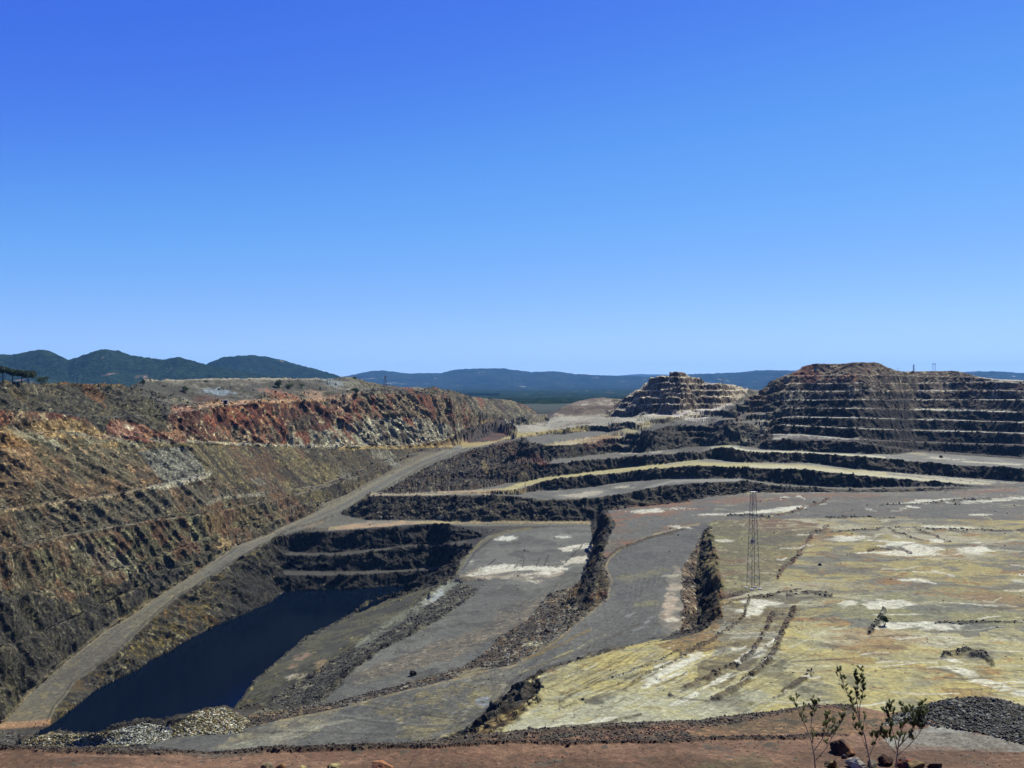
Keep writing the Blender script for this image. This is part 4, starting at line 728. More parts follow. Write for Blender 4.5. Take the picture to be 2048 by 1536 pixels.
paint([(1760, 1450), (1790, 1425), (1850, 1405), (1960, 1390), (2100, 1410), (2400, 1420), (2400, 1500), (2048, 1490), (1950, 1465), (1860, 1440)], [(92, 92, 88), ((122, 122, 118), G2, .0), ((66, 66, 64), G1, .15)], jit=8, ymax=120, grain=1)
paint([(1760, 1480), (1860, 1450), (1960, 1470), (2048, 1488), (2400, 1495), (2400, 1510), (2048, 1505), (1860, 1500), (1780, 1500)], [(136, 132, 128), ((156, 154, 152), G1, .0), ((122, 100, 88), G3, .2)], jit=16, ymax=120, grain=.25, a=.9)
paint([(1400, 1530), (1520, 1508), (1560, 1560), (1300, 1560)], [(104, 92, 68)], jit=20, ymax=120, a=.6)
for u_, v_, a_, b_ in ((1100, 1510, 90, 9), (1250, 1520, 70, 8), (960, 1505, 60, 7)): blob(u_, v_, a_, b_, (164, 118, 100), .55, 0, ymin=1, ymax=120)

UU, VV = pix(XX, YY, Z)
face_shade = 1 - .34 * steep * (YF > 100) * (inpoly(UU, VV, MID) | ((XF > 150) & (YF > 560) & (VV > 800)) | ((XF > -112) & (XF < -20) & (YF > 380) & (YF < 500) & (ZF < -60)))  # shade put into the colour: steep benches and cliffs darkened
COL[..., :3] *= face_shade[..., None]
COL[..., 2] *= (1 - .28 * steep * (YF > 100)); COL[..., 1] *= (1 - .07 * steep * (YF > 100))  # steep faces tinted warmer to offset blue sky fill in their shade
# ---------------------------------------------------------------- mesh
def mesh_from(name, co, q, col=None, smooth=False):
    me = bpy.data.meshes.new(name); k = q.shape[1]
    me.vertices.add(len(co)); me.vertices.foreach_set('co', np.ascontiguousarray(co, np.float32).ravel())
    me.loops.add(q.size); me.loops.foreach_set('vertex_index', np.ascontiguousarray(q, np.int32).ravel())
    me.polygons.add(len(q)); me.polygons.foreach_set('loop_start', (np.arange(len(q)) * k).astype(np.int32))
    me.update(calc_edges=True)
    me.polygons.foreach_set('use_smooth', np.full(len(q), smooth))
    if col is not None:
        a_ = me.color_attributes.new('tint', 'FLOAT_COLOR', 'POINT'); a_.data.foreach_set('color', np.ascontiguousarray(col, np.float32).ravel())
    o = bpy.data.objects.new(name, me); C.collection.objects.link(o); return o
def grid_quads(n, m_):
    idx = np.arange(n * m_).reshape(n, m_)
    return np.stack([idx[:-1, :-1], idx[1:, :-1], idx[1:, 1:], idx[:-1, 1:]], -1).reshape(-1, 4)
def ground_mat(name, bump=.6, scale=1.0):
    mt = bpy.data.materials.new(name); mt.use_nodes = True
    n = mt.node_tree.nodes; l = mt.node_tree.links; bs = n['Principled BSDF']; bs.inputs['Roughness'].default_value = .92; bs.inputs['Specular IOR Level'].default_value = .15
    at = n.new('ShaderNodeVertexColor'); at.layer_name = 'tint'
    tc = n.new('ShaderNodeTexCoord')
    # distance from the lookout only chooses the size of the grain: fine grit near, boulders far
    def nd(t, **kw):
        q = n.new(t)
        for k, v in kw.items(): setattr(q, k, v)
        return q
    vo = nd('ShaderNodeTexVoronoi'); vo.inputs['Scale'].default_value = 1.1 * scale; l.new(tc.outputs['Object'], vo.inputs['Vector'])
    v2 = nd('ShaderNodeTexVoronoi'); v2.inputs['Scale'].default_value = 2.6 * scale; l.new(tc.outputs['Object'], v2.inputs['Vector'])
    ns = nd('ShaderNodeTexNoise'); ns.inputs['Scale'].default_value = 1.7 * scale; ns.inputs['Detail'].default_value = 6; ns.inputs['Roughness'].default_value = .7; l.new(tc.outputs['Object'], ns.inputs['Vector'])
    def sepv(v):
        s_ = nd('ShaderNodeSeparateColor'); l.new(v.outputs['Color'], s_.inputs[0]); return s_.outputs[0]
    def mp(src, a, b, c, d):
        m = nd('ShaderNodeMapRange'); m.inputs[1].default_value = a; m.inputs[2].default_value = b; m.inputs[3].default_value = c; m.inputs[4].default_value = d; l.new(src, m.inputs[0]); return m.outputs[0]
    def mul(a, b, op='MULTIPLY'):
        m = nd('ShaderNodeMath', operation=op)
        for i, x in enumerate((a, b)):
            if isinstance(x, (int, float)): m.inputs[i].default_value = x
            else: l.new(x, m.inputs[i])
        return m.outputs[0]
    stone = mul(mul(mp(sepv(vo), 0, 1, .55, 1.45), mp(sepv(v2), 0, 1, .6, 1.4)), mp(sepv(vo), .86, .96, 1, 1.7))
    n3 = nd('ShaderNodeTexNoise'); n3.inputs['Scale'].default_value = .55 * scale; n3.inputs['Detail'].default_value = 9; n3.inputs['Roughness'].default_value = .78; n3.inputs['Distortion'].default_value = .6; l.new(tc.outputs['Object'], n3.inputs['Vector'])
    v4 = nd('ShaderNodeTexVoronoi'); v4.inputs['Scale'].default_value = 1.9 * scale; l.new(tc.outputs['Object'], v4.inputs['Vector'])
    grit = mul(mul(mp(ns.outputs[0], .3, .7, .8, 1.2), mp(n3.outputs[0], .3, .7, .62, 1.38)), mp(sepv(v4), 0, 1, .78, 1.22))
    mixf = nd('ShaderNodeMix'); mixf.data_type = 'FLOAT'; l.new(at.outputs['Alpha'], mixf.inputs[0]); l.new(mul(grit, 1.0), mixf.inputs[2]); l.new(mul(stone, grit), mixf.inputs[3])
    vm = nd('ShaderNodeVectorMath', operation='SCALE'); l.new(at.outputs[0], vm.inputs[0]); l.new(mixf.outputs[0], vm.inputs['Scale'])
    l.new(vm.outputs[0], bs.inputs['Base Color'])
    hgt = mul(mul(vo.outputs['Distance'], -0.6), mul(ns.outputs[0], .8), 'ADD')
    bp = nd('ShaderNodeBump'); bp.inputs['Distance'].default_value = .5 / scale; l.new(hgt, bp.inputs['Height'])
    l.new(mul(mp(at.outputs['Alpha'], 0, 1, .15, 1), bump), bp.inputs['Strength']); l.new(bp.outputs[0], bs.inputs['Normal'])
    return mt
mt = ground_mat('quarry_ground')
mt_near = ground_mat('shelf_ground', .5, 9.0)
lab = np.zeros(UU.shape, np.int8)
lab[inpoly(UU, VV, ROADP) & (YF > 200)] = 1
lab[inpoly(UU, VV, ROADN) & (YF > 185) & (YF < 420) & (sl_ < .3)] = 2
lab[YY < 60] = 3
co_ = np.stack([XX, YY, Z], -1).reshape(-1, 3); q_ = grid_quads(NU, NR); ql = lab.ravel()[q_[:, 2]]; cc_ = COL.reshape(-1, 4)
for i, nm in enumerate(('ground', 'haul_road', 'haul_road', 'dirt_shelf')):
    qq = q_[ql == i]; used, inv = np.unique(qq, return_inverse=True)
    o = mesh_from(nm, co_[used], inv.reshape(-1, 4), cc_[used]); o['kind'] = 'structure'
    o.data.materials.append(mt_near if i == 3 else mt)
# the same ground carried on to either side, beyond the picture
for sd_, ie in ((-1, 0), (1, NU - 1)):
    n_ = 36; off_ = sd_ * 3800 * np.linspace(0, 1, n_) ** 1.6; Ye = YY[ie][None, :].repeat(n_, 0); Xe = XX[ie][None, :] + off_[:, None] / F * Ye
    far2 = sstep(0, 60, abs(off_))[:, None] * sstep(20, 140, Ye); Ze = Z[ie][None, :] + far2 * (1.6 * fbm(Xe / 16, Ye / 16, 4, 9) + 5 * fbm(Xe / 90, Ye / 90, 2, 10) * sstep(200, 400, Ye))
    Ce = COL[ie][None].repeat(n_, 0).copy(); Ce[..., :3] *= (1 + .35 * fbm(Xe / 11, Ye / 11, 4, 12))[..., None]
    q2 = grid_quads(n_, NR); q2 = q2[:, ::-1] if sd_ < 0 else q2
    o = mesh_from('ground', np.stack([Xe, Ye, Ze], -1).reshape(-1, 3), q2, Ce.reshape(-1, 4)); o['kind'] = 'structure'; o.data.materials.append(mt)
del co_, q_, cc_

def mat(name, col, rough=.8, spec=.3, noise=0.0, scale=8.0, metal=0.0, bump=0.0):
    m = bpy.data.materials.new(name); m.use_nodes = True; n = m.node_tree.nodes; l = m.node_tree.links; b = n['Principled BSDF']
    b.inputs['Base Color'].default_value = (*col, 1); b.inputs['Roughness'].default_value = rough; b.inputs['Specular IOR Level'].default_value = spec; b.inputs['Metallic'].default_value = metal
    if noise or bump:
        t = n.new('ShaderNodeTexCoord'); z = n.new('ShaderNodeTexNoise'); z.inputs['Scale'].default_value = scale; z.inputs['Detail'].default_value = 5; l.new(t.outputs['Object'], z.inputs['Vector'])
        r_ = n.new('ShaderNodeMapRange'); r_.inputs[1].default_value = .3; r_.inputs[2].default_value = .7; r_.inputs[3].default_value = 1 - noise; r_.inputs[4].default_value = 1 + noise; l.new(z.outputs[0], r_.inputs[0])
        v = n.new('ShaderNodeVectorMath'); v.operation = 'SCALE'; v.inputs[0].default_value = col; l.new(r_.outputs[0], v.inputs['Scale']); l.new(v.outputs[0], b.inputs['Base Color'])
        if bump:
            bb = n.new('ShaderNodeBump'); bb.inputs['Strength'].default_value = bump; l.new(z.outputs[0], bb.inputs['Height']); l.new(bb.outputs[0], b.inputs['Normal'])
    return m
def tag(o, label, cat, group=None):
    o['label'] = label; o['category'] = cat
    if group: o['group'] = group
    return o
def empty(name, loc, rz=0.0, s=1.0):
    o = bpy.data.objects.new(name, None); C.collection.objects.link(o); o.location = loc; o.rotation_euler = (0, 0, rz); o.scale = (s, s, s); return o
class MB:
    def __init__(s): s.v = []; s.f = []
    def tube(s, pts, rad, n=5):
        b0 = len(s.v); pts = [Vector(p) for p in pts]
        rad = rad if isinstance(rad, (list, tuple)) else [rad] * len(pts)
        for i, p in enumerate(pts):
            d = (pts[min(i + 1, len(pts) - 1)] - pts[max(i - 1, 0)]).normalized()
            a = d.orthogonal().normalized(); b = d.cross(a)
            for k in range(n):
                t = 2 * math.pi * k / n; s.v.append(tuple(p + (a * math.cos(t) + b * math.sin(t)) * rad[i]))
        for i in range(len(pts) - 1):
            for k in range(n): s.f.append((b0 + i * n + k, b0 + i * n + (k + 1) % n, b0 + (i + 1) * n + (k + 1) % n, b0 + (i + 1) * n + k))
        s.f.append(tuple(b0 + k for k in range(n))[::-1]); s.f.append(tuple(b0 + (len(pts) - 1) * n + k for k in range(n)))
        return s
    def box(s, c, d, rz=0):
        b0 = len(s.v); cs, sn = math.cos(rz), math.sin(rz)
        for z in (-.5, .5):
            for x, y in ((-.5, -.5), (.5, -.5), (.5, .5), (-.5, .5)):
                X_, Y_ = x * d[0], y * d[1]; s.v.append((c[0] + X_ * cs - Y_ * sn, c[1] + X_ * sn + Y_ * cs, c[2] + z * d[2]))
        for f in ((3, 2, 1, 0), (4, 5, 6, 7), (0, 1, 5, 4), (1, 2, 6, 5), (2, 3, 7, 6), (3, 0, 4, 7)): s.f.append(tuple(b0 + i for i in f))
        return s
    def build(s, name, m, parent=None, smooth=False):
        me = bpy.data.meshes.new(name); me.from_pydata(s.v, [], s.f); me.materials.append(m); me.update()
        if smooth: me.polygons.foreach_set('use_smooth', [True] * len(me.polygons))
        o = bpy.data.objects.new(name, me); C.collection.objects.link(o)
        if parent: o.parent = parent
        return o
def gz(x, y):
    i = int(np.clip(round((1024 + F * x / y - U0) / du), 0, NU - 1)); j = int(np.clip(np.searchsorted(YY[i], y), 0, NR - 1)); return float(Z[i, j])
def hit(u, v, ymin=0, ymax=1e9):
    i = int(np.clip(round((u - U0) / du), 0, NU - 1)); q = np.where((VV[i] <= v) & (YY[i] > ymin) & (YY[i] < ymax))[0]
    j = int(q[0]) if len(q) else NR - 1; return float(XX[i, j]), float(YY[i, j]), float(Z[i, j]), i, j

# ---------------------------------------------------------------- water
def rippled(name, col):
    m = bpy.data.materials.new(name); m.use_nodes = True; n = m.node_tree.nodes; l = m.node_tree.links; n.remove(n['Principled BSDF'])
    d = n.new('ShaderNodeBsdfDiffuse'); d.inputs[0].default_value = (*col, 1); g = n.new('ShaderNodeBsdfGlossy'); g.inputs['Roughness'].default_value = .06; g.inputs[0].default_value = (.10, .15, .24, 1)
    f = n.new('ShaderNodeFresnel'); f.inputs[0].default_value = 1.33; x = n.new('ShaderNodeMixShader'); l.new(f.outputs[0], x.inputs[0]); l.new(d.outputs[0], x.inputs[1]); l.new(g.outputs[0], x.inputs[2]); l.new(x.outputs[0], n['Material Output'].inputs[0])
    t = n.new('ShaderNodeTexCoord'); z = n.new('ShaderNodeTexNoise'); z.inputs['Scale'].default_value = .9; z.inputs['Detail'].default_value = 4; l.new(t.outputs['Object'], z.inputs[0])
    b = n.new('ShaderNodeBump'); b.inputs['Strength'].default_value = .12; b.inputs['Distance'].default_value = .2; l.new(z.outputs[0], b.inputs['Height'])
    for q in (g, f): l.new(b.outputs[0], q.inputs['Normal'])
    return m
nx_, ny_ = 30, 50
wx_, wy_ = np.meshgrid(np.linspace(-165, -20, nx_), np.linspace(222, 452, ny_), indexing='ij')
lk = mesh_from('lake', np.stack([wx_, wy_, np.full_like(wx_, LAKE)], -1).reshape(-1, 3), grid_quads(nx_, ny_), None, True); lk['kind'] = 'structure'
lk.data.materials.append(rippled('dark_water', (.0012, .003, .008)))

# ---------------------------------------------------------------- far plain, woods and hills
def hill_mat(name, c1, c2, c3, sc):
    m = bpy.data.materials.new(name); m.use_nodes = True; n = m.node_tree.nodes; l = m.node_tree.links; b = n['Principled BSDF']; b.inputs['Roughness'].default_value = 1; b.inputs['Specular IOR Level'].default_value = 0
    t = n.new('ShaderNodeTexCoord')
    z = n.new('ShaderNodeTexVoronoi'); z.inputs['Scale'].default_value = sc; l.new(t.outputs['Object'], z.inputs['Vector'])
    z2 = n.new('ShaderNodeTexNoise'); z2.inputs['Scale'].default_value = .0025; z2.inputs['Detail'].default_value = 7; l.new(t.outputs['Object'], z2.inputs['Vector'])
    z3 = n.new('ShaderNodeTexNoise'); z3.inputs['Scale'].default_value = .006; z3.inputs['Detail'].default_value = 4; z3.inputs['Distortion'].default_value = 1.5; l.new(t.outputs['Object'], z3.inputs['Vector'])
    s_ = n.new('ShaderNodeSeparateColor'); l.new(z.outputs['Color'], s_.inputs[0])
    mx = n.new('ShaderNodeMix'); mx.data_type = 'RGBA'; mx.inputs[6].default_value = (*c1, 1); mx.inputs[7].default_value = (*c2, 1)
    ad = n.new('ShaderNodeMath'); ad.operation = 'MULTIPLY_ADD'; ad.inputs[1].default_value = .55; l.new(s_.outputs[0], ad.inputs[0]); l.new(z2.outputs[0], ad.inputs[2])
    r_ = n.new('ShaderNodeMapRange'); r_.inputs[1].default_value = .45; r_.inputs[2].default_value = 1.05; l.new(ad.outputs[0], r_.inputs[0]); l.new(r_.outputs[0], mx.inputs[0])
    r3 = n.new('ShaderNodeMapRange'); r3.inputs[1].default_value = .66; r3.inputs[2].default_value = .72; l.new(z3.outputs[0], r3.inputs[0])
    m3 = n.new('ShaderNodeMix'); m3.data_type = 'RGBA'; m3.inputs[7].default_value = (*c3, 1); l.new(r3.outputs[0], m3.inputs[0]); l.new(mx.outputs[2], m3.inputs[6]); l.new(m3.outputs[2], b.inputs['Base Color'])
    bb = n.new('ShaderNodeBump'); bb.inputs['Strength'].default_value = .8; bb.inputs['Distance'].default_value = 6; l.new(z.outputs['Distance'], bb.inputs['Height']); bb.invert = True; l.new(bb.outputs[0], b.inputs['Normal'])
    return m
wood_m = hill_mat('pine_woods', (.0015, .004, .004), (.013, .024, .014), (.14, .10, .07), .075)
far_m = hill_mat('distant_scrub', (.002, .005, .007), (.013, .019, .018), (.16, .15, .13), .022)
def hill(sky_, yp, wd, m, seed, rough_, name='hills', u0=-700, u1=2800, ny=90, nu=900, base=-42, tree=5.0):
    us_ = np.linspace(u0, u1, nu); ys_ = np.linspace(yp - wd * 2.1, yp + wd * 1.6, ny)
    Ug, Yg = np.meshgrid(us_, ys_, indexing='ij'); Xg = (Ug - 1024) / F * Yg
    top = -(ip(sky_, us_) - 768) / F * yp - base; top = np.maximum(top, 0)[:, None]
    rg = .5 + .5 * ridged(Xg / (wd * .9), Yg / (wd * .9), 4, seed)
    rg = rg * .7 + .3 * (.5 + .5 * ridged(Xg / (wd * .28), Yg / (wd * .5), 4, seed + 7)); t = (Yg - yp) / wd
    sh = np.exp(-t * t * 1.1)
    sh = sh * (1 - rough_ * (1 - np.exp(-t * t * 3)) * rg * 1.2)
    z = base - 3 + top * sh * (1 - .05 * rg) + tree * (fbm(Xg / 14 * 3300 / yp * 1.4, Yg / 30, 3, seed + 1)) * np.minimum(1, top * sh / 20)
    o = mesh_from(name, np.stack([Xg, Yg, z], -1).reshape(-1, 3), grid_quads(nu, ny), None, True); o['kind'] = 'structure'; o.data.materials.append(m); return o
hill([(-700, 720), (-300, 690), (-100, 712), (0, 704), (27, 705), (60, 697), (78, 694), (95, 696), (137, 715), (160, 708), (185, 699), (212, 694), (239, 698), (262, 707), (325, 717), (355, 711), (386, 718), (414, 727), (470, 738), (560, 752), (640, 764), (700, 776), (900, 800)], 3300, 520, wood_m, 51, .55, u1=1000, nu=700, base=-36)
hill([(200, 790), (330, 752), (400, 733), (420, 722), (448, 711), (480, 707), (499, 706), (533, 710), (560, 716), (600, 728), (640, 738), (684, 752), (720, 762), (760, 774), (900, 800)], 4400, 500, wood_m, 57, .55, u0=150, u1=1000, nu=420, base=-36)
hill([(-700, 760), (400, 770), (640, 757), (694, 751), (740, 741), (762, 739), (817, 746), (841, 745), (885, 745), (900, 740), (919, 737), (967, 735), (1011, 736), (1040, 740), (1063, 743), (1111, 741), (1152, 747), (1240, 751), (1300, 752), (1382, 747), (1440, 745), (1485, 743), (1512, 739), (1553, 739), (1601, 740), (1700, 746), (1800, 748), (1908, 743), (1956, 741), (1997, 741), (2048, 745), (2400, 752), (2800, 750)], 9000, 1500, far_m, 63, .5, base=-36, tree=9)
hill([(-700, 760), (600, 775), (1100, 765), (1200, 752), (1240, 750), (1275, 747), (1329, 748), (1400, 752), (1700, 765), (2200, 758), (2800, 750)], 14500, 1500, far_m, 69, .4, base=-36, nu=500, tree=9)
# woods on the plain: a rolling canopy between the mine and the hills
us_ = np.linspace(-1200, 3200, 900); ys_ = np.exp(np.linspace(math.log(1480), math.log(30000), 190))
Ug, Yg = np.meshgrid(us_, ys_, indexing='ij'); Xg = (Ug - 1024) / F * Yg
zg = np.interp(Yg, [1480, 1600, 2500, 3000], [-36, -31, -37.5, -41]) + 5 * fbm(Xg / 260, Yg / 260, 3, 71) * sstep(1800, 3000, Yg) + 4.5 * fbm(Xg / 13, Yg / 60, 3, 72) * sstep(14000, 5000, Yg) + 8 * sstep(3200, 7000, Yg)
o = mesh_from('woodland', np.stack([Xg, Yg, zg], -1).reshape(-1, 3), grid_quads(900, 190), None, True); o.data.materials.append(wood_m); o['kind'] = 'stuff'

# ---------------------------------------------------------------- loose stones
def stone_mat(name, scale=3.0):
    m = bpy.data.materials.new(name); m.use_nodes = True; n = m.node_tree.nodes; l = m.node_tree.links; b = n['Principled BSDF']; b.inputs['Roughness'].default_value = .9; b.inputs['Specular IOR Level'].default_value = .2
    at = n.new('ShaderNodeVertexColor'); at.layer_name = 'tint'
    t = n.new('ShaderNodeTexCoord'); z = n.new('ShaderNodeTexNoise'); z.inputs['Scale'].default_value = scale; z.inputs['Detail'].default_value = 6; l.new(t.outputs['Object'], z.inputs['Vector'])
    r_ = n.new('ShaderNodeMapRange'); r_.inputs[1].default_value = .3; r_.inputs[2].default_value = .7; r_.inputs[3].default_value = .6; r_.inputs[4].default_value = 1.35; l.new(z.outputs[0], r_.inputs[0])
    v = n.new('ShaderNodeVectorMath'); v.operation = 'SCALE'; l.new(at.outputs[0], v.inputs[0]); l.new(r_.outputs[0], v.inputs['Scale']); l.new(v.outputs[0], b.inputs['Base Color'])
    bb = n.new('ShaderNodeBump'); bb.inputs['Strength'].default_value = .6; bb.inputs['Distance'].default_value = .3 / scale; l.new(z.outputs[0], bb.inputs['Height']); l.new(bb.outputs[0], b.inputs['Normal'])
    return m
sm = stone_mat('loose_stone', 3.0); smf = stone_mat('near_stone', 14.0)
R2 = np.random.RandomState(11)
PHI = (1 + 5 ** .5) / 2
ICO = np.array([(-1, PHI, 0), (1, PHI, 0), (-1, -PHI, 0), (1, -PHI, 0), (0, -1, PHI), (0, 1, PHI), (0, -1, -PHI), (0, 1, -PHI), (PHI, 0, -1), (PHI, 0, 1), (-PHI, 0, -1), (-PHI, 0, 1)]) / 1.9
ICF = np.array([(0, 11, 5), (0, 5, 1), (0, 1, 7), (0, 7, 10), (0, 10, 11), (1, 5, 9), (5, 11, 4), (11, 10, 2), (10, 7, 6), (7, 1, 8), (3, 9, 4), (3, 4, 2), (3, 2, 6), (3, 6, 8), (3, 8, 9), (4, 9, 5), (2, 4, 11), (6, 2, 10), (8, 6, 7), (9, 8, 1)])
def stones(name, P_, size, col, m, flatn=.75, sink=.25):
    n_ = len(P_); r_ = R2.rand
    V = ICO[None] * (.65 + .7 * r_(n_, 12, 1)) * (.7 + .7 * r_(n_, 1, 3)); V[:, :, 2] *= flatn
    a = r_(n_) * 6.283; tl = (r_(n_) - .5) * 1.0; ca, sa, ct, st_ = np.cos(a)[:, None], np.sin(a)[:, None], np.cos(tl)[:, None], np.sin(tl)[:, None]
    x, y, z = V[..., 0], V[..., 1], V[..., 2]; y, z = y * ct - z * st_, y * st_ + z * ct; x, y = x * ca - y * sa, x * sa + y * ca
    V = np.stack([x, y, z], -1) * size[:, None, None]; V[..., 2] += (size * (flatn * .8 - sink))[:, None]
    V += P_[:, None, :]
    Fc = (ICF[None] + (np.arange(n_) * 12)[:, None, None]).reshape(-1, 3)
    cc = np.concatenate([np.repeat(col, 12, axis=0), np.ones((n_ * 12, 1))], 1)
    o = mesh_from(name, V.reshape(-1, 3), Fc, cc, False); o.data.materials.append(m); return o
def pick(mask, n_, wpow=1.0):
    """random ground points, evenly spread over the picture of the slope rather than over its plan"""
    ii, jj = np.where(mask); k = R2.randint(0, len(ii), n_); i, j = ii[k], jj[k]
    return i, j, np.stack([XX[i, j], YY[i, j], Z[i, j]], -1)
def scatter(mask, n_, smin, smax, name, m, cmul=(.6, 1.9), grey=.3, p=3.0):
    i, j, P_ = pick(mask, n_); size = (smin + (smax - smin) * R2.rand(n_) ** p) * (np.clip(P_[:, 1] / 300, .6, 2.2) if smax > .15 else 1)
    col = COL[i, j, :3] * (cmul[0] + (cmul[1] - cmul[0]) * R2.rand(n_, 1) ** 1.5); g = col.mean(1, keepdims=True); col = col * (1 - grey) + g * grey
    P_ = P_ + np.concatenate([(R2.rand(n_, 2) - .5) * (P_[:, 1:2] / F * 2.5), np.zeros((n_, 1))], 1)
    return stones(name, P_, size, col, m)
fr = (UU > -60) & (UU < 2110) & (VV < 1560) & (VV > 760)
gr = COL[..., 3]
wet = lk_ | (Z < LAKE + .1)
o = scatter(fr & (YY > 180) & (YY < 1050) & (gr > .55) & (sl_ < .7) & ~wet, 46000, .07, .42, 'rubble', sm, (.8, 3.0), .35, 4); o['kind'] = 'stuff'
o = scatter(fr & (YY > 130) & (YY < 560) & (gr <= .55) & (Z < -40) & ~wet, 3000, .05, .30, 'scattered_stones', sm, (.4, 1.3), .3, 6); o['kind'] = 'stuff'
nm_ = fr & (YY > 20.5) & (YY < 29)
o = scatter(nm_ & (gr > .7), 26000, .006, .034, 'gravel', smf, (.7, 2.6), .35, 3.0); o['kind'] = 'stuff'
o = scatter(nm_ & (gr <= .7), 3800, .004, .022, 'pebbles', smf, (.4, 1.6), .3, 3.5); o['kind'] = 'stuff'

def heap(poly, ylo, yhi, n_, smin, smax, cols, label, name='gravel_heap', m=None, group=None):
    k_ = inpoly(UU, VV, poly) & (YY > ylo) & (YY < yhi); i, j, P_ = pick(k_, n_)
    c = np.array([rgb(*cols[t]) for t in R2.randint(0, len(cols), n_)]) * (.7 + .6 * R2.rand(n_, 1))
    o = stones(name, P_ + np.array([0, 0, .0]), smin + (smax - smin) * R2.rand(n_) ** 2, c, m or sm); tag(o, label, 'gravel heap', group); return o
pale = [(196, 186, 150), (150, 140, 100), (110, 98, 66), (222, 216, 200), (176, 150, 104)]
heap([(345, 1474), (350, 1455), (372, 1438), (410, 1418), (455, 1416), (500, 1442), (482, 1466)], 195, 240, 7000, .08, .30, pale, 'yellowish gravel heap beside the near shore of the lake, right of the grey one')
heap([(205, 1490), (222, 1464), (284, 1446), (335, 1456), (345, 1474), (300, 1490)], 195, 240, 6000, .08, .30, [(190, 190, 184), (150, 150, 140), (216, 214, 206), (120, 112, 84)], 'greyish white gravel heap between two yellowish heaps at the lake shore')
heap([(45, 1495), (51, 1482), (103, 1466), (171, 1470), (215, 1466), (205, 1490), (68, 1497)], 195, 240, 6500, .08, .28, pale, 'low long yellowish gravel heap at the lower left, below the end of the lake')
heap([(1800, 1446), (1850, 1412), (1900, 1398), (1960, 1392), (2110, 1405), (2110, 1496), (2048, 1490), (1950, 1464), (1860, 1452)], 22, 29.5, 9000, .010, .055, [(120, 120, 118), (84, 84, 82), (150, 150, 148), (96, 88, 78), (60, 60, 60)], 'heap of grey broken rock at the lower right edge of the shelf', 'rock_heap', smf)

# ---------------------------------------------------------------- boulders
def rock(name, loc, dims, col, seed, label, rz=0.0, col2=None, m_scale=6.0, group=None, cat='boulder', sub=3):
    import bmesh
    bm = bmesh.new(); me = bpy.data.meshes.new(name); rs = np.random.RandomState(seed)
    p0 = rs.randn(15, 3); p0 /= np.linalg.norm(p0, axis=1)[:, None]; p0 *= (.75 + .35 * rs.rand(15))[:, None]; p0[:, 2] = np.maximum(p0[:, 2], -.55)
    for p_ in p0: bm.verts.new(p_)
    bmesh.ops.convex_hull(bm, input=list(bm.verts)); bmesh.ops.delete(bm, geom=[v for v in bm.verts if not v.link_faces], context='VERTS')
    bmesh.ops.bevel(bm, geom=list(bm.edges), offset=.06, segments=1, affect='EDGES')
    bmesh.ops.triangulate(bm, faces=list(bm.faces)); bmesh.ops.subdivide_edges(bm, edges=list(bm.edges), cuts=sub, use_grid_fill=True)
    co = np.array([v.co for v in bm.verts])
    co *= 1 + .07 * vn3(co[:, 0] * 3 + seed, co[:, 1] * 3, co[:, 2] * 3)[:, None] + .04 * vn3(co[:, 0] * 9 + seed, co[:, 1] * 9, co[:, 2] * 9)[:, None]
    co /= np.abs(co).max(0)[None] * 2; co *= np.array(dims)[None]; co[:, 2] -= co[:, 2].min() + dims[2] * .12
    for v, c_ in zip(bm.verts, co): v.co = c_
    bm.to_mesh(me); bm.free()
    t = (.5 + .9 * vn3(co[:, 0] / dims[0] * 3 + seed, co[:, 1] / dims[1] * 3, co[:, 2] / dims[2] * 3)).clip(0, 1)[:, None]
    cc = rgb(*col)[None] * (1 - t) + rgb(*(col2 or col))[None] * t
    a_ = me.color_attributes.new('tint', 'FLOAT_COLOR', 'POINT'); a_.data.foreach_set('color', np.concatenate([cc, np.ones((len(cc), 1))], 1).astype(np.float32).ravel())
    me.materials.append(smf if loc[1] < 60 else sm)
    o = bpy.data.objects.new(name, me); C.collection.objects.link(o); o.location = loc; o.rotation_euler = (0, 0, rz)
    return tag(o, label, cat, group)
def near_rock(u, vb, wpx, hpx, col, col2, seed, label, rz=0.3, dep=.8, name='boulder', cat='boulder', y=None):
    yy = y or 9.0 / ((min(vb, 1545) - 768) / F); x = (u - 1024) / F * yy; k = yy / F
    z = gz(x, yy)
    return rock(name, (x, yy, z), (wpx * k, wpx * k * dep, hpx * k * 1.15), col, seed, label, rz, col2, cat=cat)
near_rock(1684, 1494, 56, 38, (158, 104, 66), (74, 58, 48), 5, 'large rust brown boulder standing on the dirt shelf behind the shrubs', 1.4, .9, y=23.6)
near_rock(1661, 1527, 27, 20, (190, 164, 110), (70, 52, 42), 6, 'small tan and dark rock left of the white rock under the shrubs', .2, name='rock', cat='rock', y=22.6)
near_rock(1713, 1532, 46, 28, (232, 228, 220), (190, 180, 172), 7, 'white angular rock at the bottom edge between the shrub stems', -.35, name='rock', cat='rock', y=22.5)
near_rock(1688, 1512, 15, 10, (92, 88, 96), (70, 66, 70), 8, 'little bluish grey rock just above the white rock', .2, name='rock', cat='rock', y=23.2)
near_rock(1745, 1531, 26, 17, (110, 104, 96), (150, 142, 130), 9, 'flat grey rock right beside the white rock', .9, name='rock', cat='rock', y=22.6)
near_rock(1771, 1528, 30, 26, (72, 50, 40), (110, 70, 52), 10, 'dark reddish brown rock between the tall shrub and the bushy shrub', .1, name='rock', cat='rock', y=22.7)
near_rock(1816, 1530, 50, 25, (90, 88, 88), (170, 92, 56), 11, 'grey rock with a rusty orange top below the bushy shrub', -.2, name='rock', cat='rock', y=22.5)
